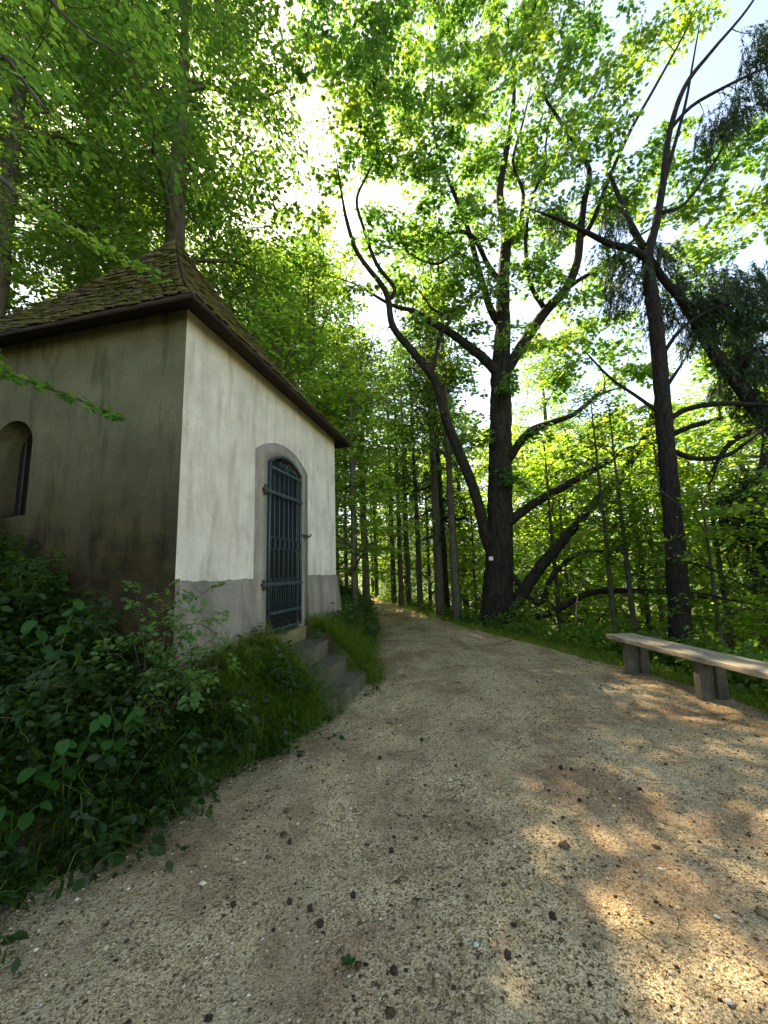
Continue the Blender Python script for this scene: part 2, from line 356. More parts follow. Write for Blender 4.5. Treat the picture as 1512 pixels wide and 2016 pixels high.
u = np.linspace(-1, 1, 600)
gx = 1.0 + 4.2*np.sinh(u*6.4)/math.sinh(1.0)*.30 * 1.0; gy = 5.0 + 4.2*np.sinh(u*6.4)/math.sinh(1.0)*.30
X, Y = np.meshgrid(gx, gy); Zg = terrain(X, Y)
n_ = len(u); idx = np.arange(n_*n_).reshape(n_, n_)
Q = np.stack([idx[:-1,:-1], idx[:-1,1:], idx[1:,1:], idx[1:,:-1]], -1).reshape(-1, 4)
g = obj('ground', mesh_np('ground', np.stack([X, Y, Zg], -1).reshape(-1, 3), [Q], M['soil'], True), kind='structure')

# gravel path: a sheet whose edges dip under the verge
yy = np.concatenate([np.arange(-12, .8, .3), np.arange(.8, 9, .05), np.arange(9, 44, .25)]); tt = np.linspace(-.06, 1.06, 110)
PX = XL(yy)[:, None] + (XR(yy)-XL(yy))[:, None]*tt[None]; PY = np.repeat(yy[:, None], len(tt), 1)
PZ = .018*vnoise(PX*1.2, PY*1.2, 11)*2 + .012*vnoise(PX*4, PY*4, 12)*2 + .006*vnoise(PX*13, PY*13, 13)*2
PZ -= .10*np.clip((tt[None]-.985)/.07, 0, 1) ; PZ -= .03*np.exp(-((tt[None]-.62)/.07)**2) + .03*np.exp(-((tt[None]-.25)/.07)**2)
def path_z(x, y):
    t = (x-XL(y))/(XR(y)-XL(y))
    z = .018*vnoise(x*1.2, y*1.2, 11)*2 + .012*vnoise(x*4, y*4, 12)*2 + .006*vnoise(x*13, y*13, 13)*2
    return z - .10*np.clip((t-.985)/.07, 0, 1) - .03*np.exp(-((t-.62)/.07)**2) - .03*np.exp(-((t-.25)/.07)**2)
na, nb = PX.shape; idx = np.arange(na*nb).reshape(na, nb)
Q = np.stack([idx[:-1,:-1], idx[:-1,1:], idx[1:,1:], idx[1:,:-1]], -1).reshape(-1, 4)
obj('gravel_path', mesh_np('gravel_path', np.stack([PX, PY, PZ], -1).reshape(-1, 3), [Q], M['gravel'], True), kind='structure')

# far wooded hills across the valley
th = np.linspace(R(-70), R(80), 120); hv = []; rings = [260, 330, 420, 560, 800]
for k, rad in enumerate(rings):
    h = (-20, 5, 32, 55, 40)[k]
    for t in th:
        hv.append((rad*math.sin(t), rad*math.cos(t), h + (0 if k == 0 else 14*math.sin(t*5+1)+9*math.sin(t*11+k)+5*math.sin(t*23+2*k))))
idx = np.arange(len(hv)).reshape(len(rings), -1)
Q = np.stack([idx[:-1,:-1], idx[:-1,1:], idx[1:,1:], idx[1:,:-1]], -1).reshape(-1, 4)
obj('hills', mesh_np('hills', np.array(hv), [Q], M['hill'], True), kind='structure')

# ---------------------------------------------------------------- chapel (local x along the front, y inwards, z up)
CH_ROT = math.atan2(CD[1], CD[0])
chapel = thing('chapel', 'small white plastered wayside chapel with mossy shingled pyramid roof and iron gate', 'chapel', (CH[0], CH[1], 0), CH_ROT)
def arch_pts(x0, x1, zs, rise, n=14):
    """points of a segmental arch from (x0,zs) over the crown to (x1,zs)"""
    w = (x1-x0)/2; rad = (w*w+rise*rise)/(2*rise); cz = zs+rise-rad; cx = (x0+x1)/2; a0 = math.asin(w/rad)
    return [(cx+rad*math.sin(a), cz+rad*math.cos(a)) for a in np.linspace(-a0, a0, n)]
def wall_arch(mb, x0, x1, z0, z1, ox0, ox1, oz0, zs, rise, pos, thick):
    """wall in its own plane with an arched hole; pos(x,z,t) maps to 3-d, t 0 outside .. thick inside"""
    A = arch_pts(ox0, ox1, zs, rise)
    def quad(p): 
        k = len(p); V = [pos(x, z, 0) for x, z in p] + [pos(x, z, thick) for x, z in p]
        mb.add(V, [tuple(range(k))], [tuple(range(2*k-1, k-1, -1))])
    quad([(x0,z0),(ox0,z0),(ox0,z1),(x0,z1)]); quad([(ox1,z0),(x1,z0),(x1,z1),(ox1,z1)])
    if oz0 > z0: quad([(ox0,z0),(ox1,z0),(ox1,oz0),(ox0,oz0)])
    for (a, b), (c, d) in zip(A[:-1], A[1:]): quad([(a,b),(c,d),(c,z1),(a,z1)])
    loop = [(ox0,oz0)] + A + [(ox1,oz0)]
    for (a, b), (c, d) in zip(loop[:-1], loop[1:]):
        mb.add([pos(a,b,0), pos(c,d,0), pos(c,d,thick), pos(a,b,thick)], [(3,2,1,0)])
    mb.add([pos(ox0,oz0,0), pos(ox1,oz0,0), pos(ox1,oz0,thick), pos(ox0,oz0,thick)], [(0,1,2,3)])
    for (a, b), (c, d) in [((x0,z0),(x0,z1)), ((x1,z1),(x1,z0)), ((x0,z1),(x1,z1))]:
        mb.add([pos(a,b,0), pos(c,d,0), pos(c,d,thick), pos(a,b,thick)], [(0,1,2,3)])
WX0, WX1, WD, WT = -1.4, 2.4, 3.8, .38
fw = MB(); wall_arch(fw, WX0, WX1, .2, 3.9, -.02, .94, .70, 2.80, .17, lambda x, z, t: (x, t, z), WT); fw.build('wall', M['plaster'], chapel)
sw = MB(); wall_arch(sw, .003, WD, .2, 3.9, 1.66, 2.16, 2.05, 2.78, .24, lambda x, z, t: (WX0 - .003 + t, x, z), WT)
w2 = sw.build('wall', M['plaster_side'], chapel); w2['label'] = 'side wall with shade painted into its colour, stained brown and green by algae'
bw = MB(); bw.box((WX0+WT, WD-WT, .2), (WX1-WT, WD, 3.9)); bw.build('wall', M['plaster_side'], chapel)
rw = MB(); rw.box((WX1-WT, .385, .2), (WX1, WD, 3.9)); rw.build('wall', M['plaster'], chapel)
fl = MB(); fl.box((WX0+.1, .1, .50), (WX1-.1, WD-.1, .68)); fl.build('floor', M['step'], chapel)
lin = MB(); x0, x1, y0, y1 = WX0+WT+.01, WX1-WT-.01, WT+.9, WD-WT-.01
lin.add([(x0,y0,.68),(x0,y1,.68),(x1,y1,.68),(x1,y0,.68),(x0,y0,3.8),(x0,y1,3.8),(x1,y1,3.8),(x1,y0,3.8)], [(0,1,5,4),(1,2,6,5),(2,3,7,6),(4,5,6,7)])
lin.build('interior_lining', M['inside'], chapel)
# plank door standing behind the gate
for i in range(6):
    a = -.02 + i*.16; mb = MB(); mb.box((a+.004, .02, .765), (a+.156, .045, 2.80 + .15*math.sin(math.pi*(i+.5)/6))); mb.build('plank', M['door_wood'], chapel, bevel=.004)
# flared plinth, two stretches on the front and one down the side
def plinth(name, pts, z0, z1, fo, out, mat='plinth'):
    P2, O2 = [], []; rj = np.random.default_rng(int(abs(pts[0][0])*100+7))
    for (a, oa), (b_, ob) in zip(zip(pts[:-1], out[:-1]), zip(pts[1:], out[1:])):
        k = max(2, int(math.hypot(b_[0]-a[0], b_[1]-a[1])/.07)); hor = abs(b_[0]-a[0]) > abs(b_[1]-a[1])
        for f in np.arange(k)/k:
            P2.append((a[0]+(b_[0]-a[0])*f, a[1]+(b_[1]-a[1])*f)); O2.append(oa if f == 0 else ((0, -1) if hor else (oa[0] or ob[0], 0)))
    P2.append(pts[-1]); O2.append(out[-1]); pts, out = P2, O2
    mb = MB(); n = len(pts); top = []; bot = []; wallt = []
    for i_, ((x, y), (ox, oy)) in enumerate(zip(pts, out)):
        j = rj.uniform(-.014, .010); q = .022+rj.uniform(-.006, .006); top.append((x+ox*q, y+oy*q, z1+j)); bot.append((x+ox*fo, y+oy*fo, z0)); wallt.append((x, y, z1+j+.006))
    mb.add(bot+top+wallt, [(i, i+1, n+i+1, n+i) for i in range(n-1)] + [(n+i, n+i+1, 2*n+i+1, 2*n+i) for i in range(n-1)])
    e0 = [bot[0], top[0], wallt[0], (pts[0][0], pts[0][1], z0)]; e1 = [bot[-1], top[-1], wallt[-1], (pts[-1][0], pts[-1][1], z0)]
    mb.add(e0, [(0,1,2,3)]); mb.add(e1, [(3,2,1,0)])
    return mb.build(name, M[mat], chapel)
plinth('plinth', [(WX0, 0), (-.235, 0)], .3, 1.42, .10, [(-1, -1), (0, -1)])
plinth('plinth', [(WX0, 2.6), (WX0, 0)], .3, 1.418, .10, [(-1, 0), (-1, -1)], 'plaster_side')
plinth('plinth', [(1.155, 0), (WX1, 0), (WX1, 2.6)], .3, 1.43, .13, [(0, -1), (1, -1), (1, 0)])
# stone door surround
inn = [(0.0, .70)] + arch_pts(0.0, .92, 2.80, .16) + [(.92, .70)]
A = arch_pts(-.23, 1.15, 2.90, .22); outl = [(-.23, .55)] + A + [(1.15, .55)]
mb = MB(); k = len(inn)
V = [(x, -.03, z) for x, z in inn] + [(x, -.03, z) for x, z in outl] + [(x, .22, z) for x, z in inn] + [(x, .05, z) for x, z in outl]
F = []
for i in range(k-1): F += [(i, k+i, k+i+1, i+1), (i, i+1, 2*k+i+1, 2*k+i), (k+i, 3*k+i, 3*k+i+1, k+i+1)]
mb.add(V, F); mb.build('door_surround', M['surround'], chapel)
# side niche window: sloping sill and iron-barred slit
win = MB(); A = arch_pts(1.66, 2.16, 2.78, .24, 10); ol = [(1.66, 2.05)] + A + [(2.16, 2.05)]
ol = [(y, z) for y, z in ol]
V = [(WX0+.24, y, z) for y, z in ol]; win.add(V, [tuple(range(len(V)))]); wo = win.build('window', M['door_wood'], chapel)
mb = MB()
for i in range(3): mb.box((WX0+.20, 1.76+.14*i-.008, 2.05), (WX0+.216, 1.76+.14*i+.008, 2.99 - .08*abs(i-1))); 
mb.build('window_bars', M['iron_rust'], wo)
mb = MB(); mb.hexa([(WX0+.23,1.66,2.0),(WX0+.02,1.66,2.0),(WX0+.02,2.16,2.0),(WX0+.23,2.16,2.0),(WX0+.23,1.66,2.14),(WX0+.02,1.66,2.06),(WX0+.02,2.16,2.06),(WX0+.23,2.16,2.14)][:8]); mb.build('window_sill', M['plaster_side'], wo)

# ---- gate
gate = bpy.data.objects.new('gate', None); gate.empty_display_size = .1; link(gate, chapel); gate.location = (0, -.037, 0)
gate['label'] = 'blue-grey wrought iron gate with scrolls and rings'
def bar(a, b, w=.014, d=.014, name='bar', mat='iron'):
    mb = MB(); (x0, z0), (x1, z1) = a, b
    if abs(x1-x0) < abs(z1-z0): mb.hexa([(x0-w/2,-d/2,z0),(x0+w/2,-d/2,z0),(x0+w/2,d/2,z0),(x0-w/2,d/2,z0),(x1-w/2,-d/2,z1),(x1+w/2,-d/2,z1),(x1+w/2,d/2,z1),(x1-w/2,d/2,z1)])
    else: mb.box((x0,-d/2,z0-w/2), (x1,d/2,z0+w/2))
    return mb.build(name, M[mat], gate)
def rod(pts, r=.006, name='scroll'):
    mb = MB(); mb.tube([(x, y, z) for x, y, z in pts], r, 6); return mb.build(name, M['iron'], gate, True)
bar((.035,.80),(.035,2.83), .03, .03, 'stile'); bar((.89,.80),(.89,2.83), .03, .03, 'stile')
for z, w, x0, x1 in ((2.745,.036,.05,.875), (2.44,.042,-.085,.905), (1.345,.042,-.085,.905), (1.015,.036,.05,.875)):
    mb = MB(); mb.box((x0,-.028,z-w/2),(x1,-.014,z+w/2)); mb.build('crossbar', M['iron'], gate, bevel=.003)
    for i in range(1, 7): 
        mb = MB(); mb.tube([(.035+.122*i,-.028,z),(.035+.122*i,-.038,z)], [.009,.006], 8); mb.build('rivet', M['iron'], gate, True)
mb = MB(); mb.box((.05,-.012,.80),(.875,.012,.83)); mb.build('crossbar', M['iron'], gate, bevel=.003)
A = arch_pts(.03, .895, 2.815, .145, 16); mb = MB()
for (a, b), (c, d) in zip(A[:-1], A[1:]):
    mb.hexa([(a,-.015,b-.02),(c,-.015,d-.02),(c,.015,d-.02),(a,.015,b-.02),(a,-.015,b+.012),(c,-.015,d+.012),(c,.015,d+.012),(a,.015,b+.012)])
mb.build('arch_bar', M['iron'], gate)
for i in range(1, 7): bar((.035+.122*i,.83),(.035+.122*i,2.74), .013, .013)
for i in range(7): 
    mb = MB(); xx = .096+.122*i; mb.tube([(xx,0,.85),(xx,0,1.40),(xx,0,1.43)], [.0055,.0055,.001], 6); mb.build('bar', M['iron'], gate, True)
for i in range(7):
    c = .096+.122*i; rod([(c+.052*math.cos(t), -.012, 1.83+.075*math.sin(t)) for t in np.linspace(0, 2*math.pi, 21)], .0055, 'ring')
def spiral(cx, cz, r, a0, a1, n=22, k=.55): return [(cx+r*(1-k*j/n)*math.cos(a), -.005, cz+r*(1-k*j/n)*math.sin(a)) for j, a in enumerate(np.linspace(a0, a1, n))]
for sx in (-1, 1):
    X_ = lambda pts: [(.462+sx*x, y, z) for x, y, z in pts]
    rod(X_([(.005,-.005,2.765),(.06,-.005,2.80),(.12,-.005,2.85)] + spiral(.155, 2.835, .038, 2.6, -3.2)))
    rod(X_([(.0,-.005,2.765),(.03,-.005,2.80)] + spiral(.045, 2.85, .035, 3.6, -2.2)))
    xs = .035 if sx < 0 else .89; s2 = -sx
    P_ = [(xs+s2*.018,0,2.50),(xs+s2*.09,0,2.53)] + [(xs+s2*(.062+.04*math.cos(a)),0,2.615+.045*math.sin(a)) for a in np.linspace(-.4, 3.9, 14)]
    rod(P_, .0055)
for z in (2.44, 1.345):
    mb = MB(); mb.tube([(-.09,-.02,z-.06),(-.09,-.02,z+.06)], .019, 8); mb.box((-.125,-.03,z-.018),(-.09,.012,z+.018)); mb.build('hinge', M['iron_rust'], gate)
mb = MB(); mb.box((.88,-.034,1.972),(1.11,-.016,2.0)); mb.tube([(1.105,.01,1.985),(1.105,-.055,1.985),(1.105,-.065,2.005),(1.105,-.05,2.022)], .010, 6); mb.box((1.0,-.05,1.95),(1.05,-.034,2.005)); mb.build('latch', M['iron_rust'], gate)

# ---- roof
roof = bpy.data.objects.new('roof', None); roof.empty_display_size = .1; link(roof, chapel)
OV = .22; EX0, EX1, EY0, EY1, EZ = WX0-OV, WX1+OV, -OV, WD+OV, 3.80
apex = np.array([.5, 1.9, 6.72])
def prof(t): return EZ + (apex[2]-EZ)*(.74*t + .26*t*t)      # gentle flare at the eaves
corners = [np.array(c, float) for c in ((EX0,EY0,EZ),(EX1,EY0,EZ),(EX1,EY1,EZ),(EX0,EY1,EZ))]
mb = MB(); n = 12; rings_ = []
for j in range(n+1):
    t = j/n*.995; rings_.append([tuple(c[:2]*(1-t)+apex[:2]*t) + (prof(t)-.03,) for c in corners])
V = [p for r_ in rings_ for p in r_]
mb.add(V, [(j*4+i, j*4+(i+1) % 4, j*4+4+(i+1) % 4, j*4+4+i) for j in range(n) for i in range(4)])
mb.build('roof_deck', M['eave'], roof)
mb = MB(); inn_ = [(WX0+.02,.02,3.86),(WX1-.02,.02,3.86),(WX1-.02,WD-.02,3.86),(WX0+.02,WD-.02,3.86)]
mb.add([tuple(c+np.array([0,0,-.036])) for c in corners] + inn_, [(i, 4+i, 4+(i+1) % 4, (i+1) % 4) for i in range(4)]); mb.build('soffit', M['eave'], roof)
for i in range(4):
    a, b = corners[i], corners[(i+1) % 4]; d = (b-a)/np.linalg.norm(b-a); o_ = np.array([d[1], -d[0], 0])
    mb = MB(); P0, P1 = a+o_*.0-d*.0, b; h0, h1 = np.array([0,0,-.04]), np.array([0,0,-.004])
    mb.hexa([P0+h0, P1+h0, P1+h0+o_*.022, P0+h0+o_*.022, P0+h1, P1+h1, P1+h1+o_*.022, P0+h1+o_*.022]); mb.build('fascia', M['eave'], roof)
rng = np.random.default_rng(5)
# shingles: rows of split wood; the nearest are single pieces, the rest joined
rows = 34; shin = []
for i in range(4):
    a, b = corners[i], corners[(i+1) % 4]
    for j in range(rows):
        t0 = (j-.25)/rows; t1 = min((j+1.25)/rows, .998)
        if t0 > .97: continue
        L0 = a*(1-t0)+apex*t0; L1 = a*(1-t1)+apex*t1; R0 = b*(1-t0)+apex*t0; R1 = b*(1-t1)+apex*t1
        L0[2] = R0[2] = prof(t0); L1[2] = R1[2] = prof(t1)
        wid = np.linalg.norm(R0-L0); k = max(1, int(round(wid/.13))); cuts = np.linspace(0, 1, k+1)
        cuts[1:-1] += rng.uniform(-.28, .28, max(k-1, 0))/k
        e = nrm(R0-L0); nn = np.cross(e, nrm((L1+R1)/2-(L0+R0)/2)); nn = nn/np.linalg.norm(nn)
        if nn[2] < 0: nn = -nn
        for q in range(k):
            f0, f1 = cuts[q]+.004, cuts[q+1]-.004; lift = rng.uniform(.016, .034); slip = rng.uniform(-.012, .02)*nrm(L1-L0)
            th_ = rng.uniform(.008, .016)
            p = [L0*(1-f0)+R0*f0-slip, L0*(1-f1)+R0*f1-slip, L1*(1-f1)+R1*f1, L1*(1-f0)+R1*f0]
            bot = [p[0]+nn*lift, p[1]+nn*(lift+rng.uniform(-.006,.006)), p[2]+nn*.002, p[3]+nn*.002]
            shin.append((i, bot + [v+nn*th_ for v in bot[:2]] + [v+nn*.006 for v in bot[2:]]))
cl = np.array([0-CH[0], 0-CH[1]]); camloc = np.array([cl@CD, -(cl@CN), 1.45])
def rank(s):
    c = np.mean(s[1], 0); return np.linalg.norm(c-camloc) + (0 if s[0] in (0, 3) else 100)
shin.sort(key=rank)
rest = MB()
for r_, (i, P_) in enumerate(shin):
    if r_ < 290:
        c = np.mean(P_, 0); mb = MB(); mb.hexa([p-c for p in P_]); mb.build('shingle', M['shingle'], roof, loc=tuple(c))
    else: rest.hexa(P_)
rest.build('shingle_field', M['shingle'], roof, kind='stuff')

# ---- steps
steps = thing('stone_steps', 'flight of three worn grey stone steps climbing to the chapel gate', 'steps', (CH[0], CH[1], 0), CH_ROT)
def slab(name, x0, x1, y0, y1, z0, z1, mat, seed, parent):
    r_ = np.random.default_rng(seed); mb = MB(); nx, ny = 14, 4
    xs = np.linspace(x0, x1, nx); ys = np.linspace(y0, y1, ny); G = []
    for y in ys:
        for x in xs:
            wear = -.012*math.exp(-((x-(x0+x1)/2)/.28)**2)*(1 if y < y0+.7*(y1-y0) else .3)
            G.append((x+r_.uniform(-.003,.003), y + (r_.uniform(-.010,.006) if y == ys[0] else 0), z1+wear+r_.uniform(-.003,.003)))
    idx = np.arange(nx*ny).reshape(ny, nx)
    mb.add(G, np.stack([idx[:-1,:-1], idx[:-1,1:], idx[1:,1:], idx[1:,:-1]], -1).reshape(-1, 4))
    ring = list(idx[0]) + list(idx[1:, -1]) + list(idx[-1, ::-1][1:]) + list(idx[::-1, 0][1:-1])
    V = [G[i] for i in ring] + [(G[i][0], G[i][1]+.012*(G[i][1] < y0+.03), z0) for i in ring]; k = len(ring)
    mb.add(V, [(i, k+i, k+(i+1) % k, (i+1) % k) for i in range(k)])
    return mb.build(name, M[mat], parent, bevel=.006)
sl = slab('sill', -.06, 1.10, -.06, .32, .50, .76, 'sill', 1, chapel); sl['label'] = 'ochre stained stone door sill'
slab('step', -.10, .98, -.40, -.03, .30, .59, 'step', 2, steps)
slab('step', -.13, 1.00, -.655, -.385, .10, .385, 'step', 3, steps)
slab('step', -.16, 1.06, -.90, -.64, -.15, .18, 'step', 4, steps)

# ---------------------------------------------------------------- bench
bench = thing('bench', 'long backless plank bench on squat posts at the edge of the path', 'bench', (3.14, 6.0, 0), 0)
a = np.array([3.14, 6.0]); b = np.array([3.42, 2.9]); d = (b-a)/np.linalg.norm(b-a); o_ = np.array([-d[1], d[0]])
def bpt(l, w, z): p = d*l+o_*w; return (p[0], p[1], z)
mb = MB(); nseg = 24; rb = np.random.default_rng(8); V = []
for i in range(nseg+1):
    l = 3.1*i/nseg; e0 = rb.uniform(-.006,.006); e1 = .40+rb.uniform(-.006,.006); s_ = -.008*math.sin(math.pi*i/nseg)
    V += [bpt(l, e0, .41+s_), bpt(l, e1, .41+s_), bpt(l, e1-.004, .47+s_), bpt(l, .2, .472+s_+rb.uniform(-.002,.002)), bpt(l, e0+.004, .468+s_)]
F = [(i*5+j, i*5+(j+1) % 5, i*5+5+(j+1) % 5, i*5+5+j) for i in range(nseg) for j in range(5)]
mb.add(V, F); mb.F.setdefault(5, []).extend([np.array([[4,3,2,1,0]]), np.array([[nseg*5+j for j in range(5)]])]); mb.build('seat', M['bench'], bench, bevel=.006)
for l in (.26, 1.40, 2.6):
    for (w0, w1, sh) in ((.04, .17, 0), (.225, .35, .01)):
        mb = MB(); mb.hexa([bpt(l+sh,w0,-.25), bpt(l+sh+.10,w0,-.25), bpt(l+sh+.10,w1,-.25), bpt(l+sh,w1,-.25), bpt(l+sh+.01,w0+.01,.408), bpt(l+sh+.095,w0+.01,.408), bpt(l+sh+.095,w1,.408), bpt(l+sh+.01,w1,.408)])
        mb.build('leg', M['post'], bench, bevel=.008)
    mb = MB(); mb.hexa([bpt(l+.03,.172,-.1), bpt(l+.08,.172,-.1), bpt(l+.08,.223,-.1), bpt(l+.03,.223,-.1), bpt(l+.03,.172,.405), bpt(l+.08,.172,.405), bpt(l+.08,.223,.405), bpt(l+.03,.223,.405)]); mb.build('cross_piece', M['post'], bench)

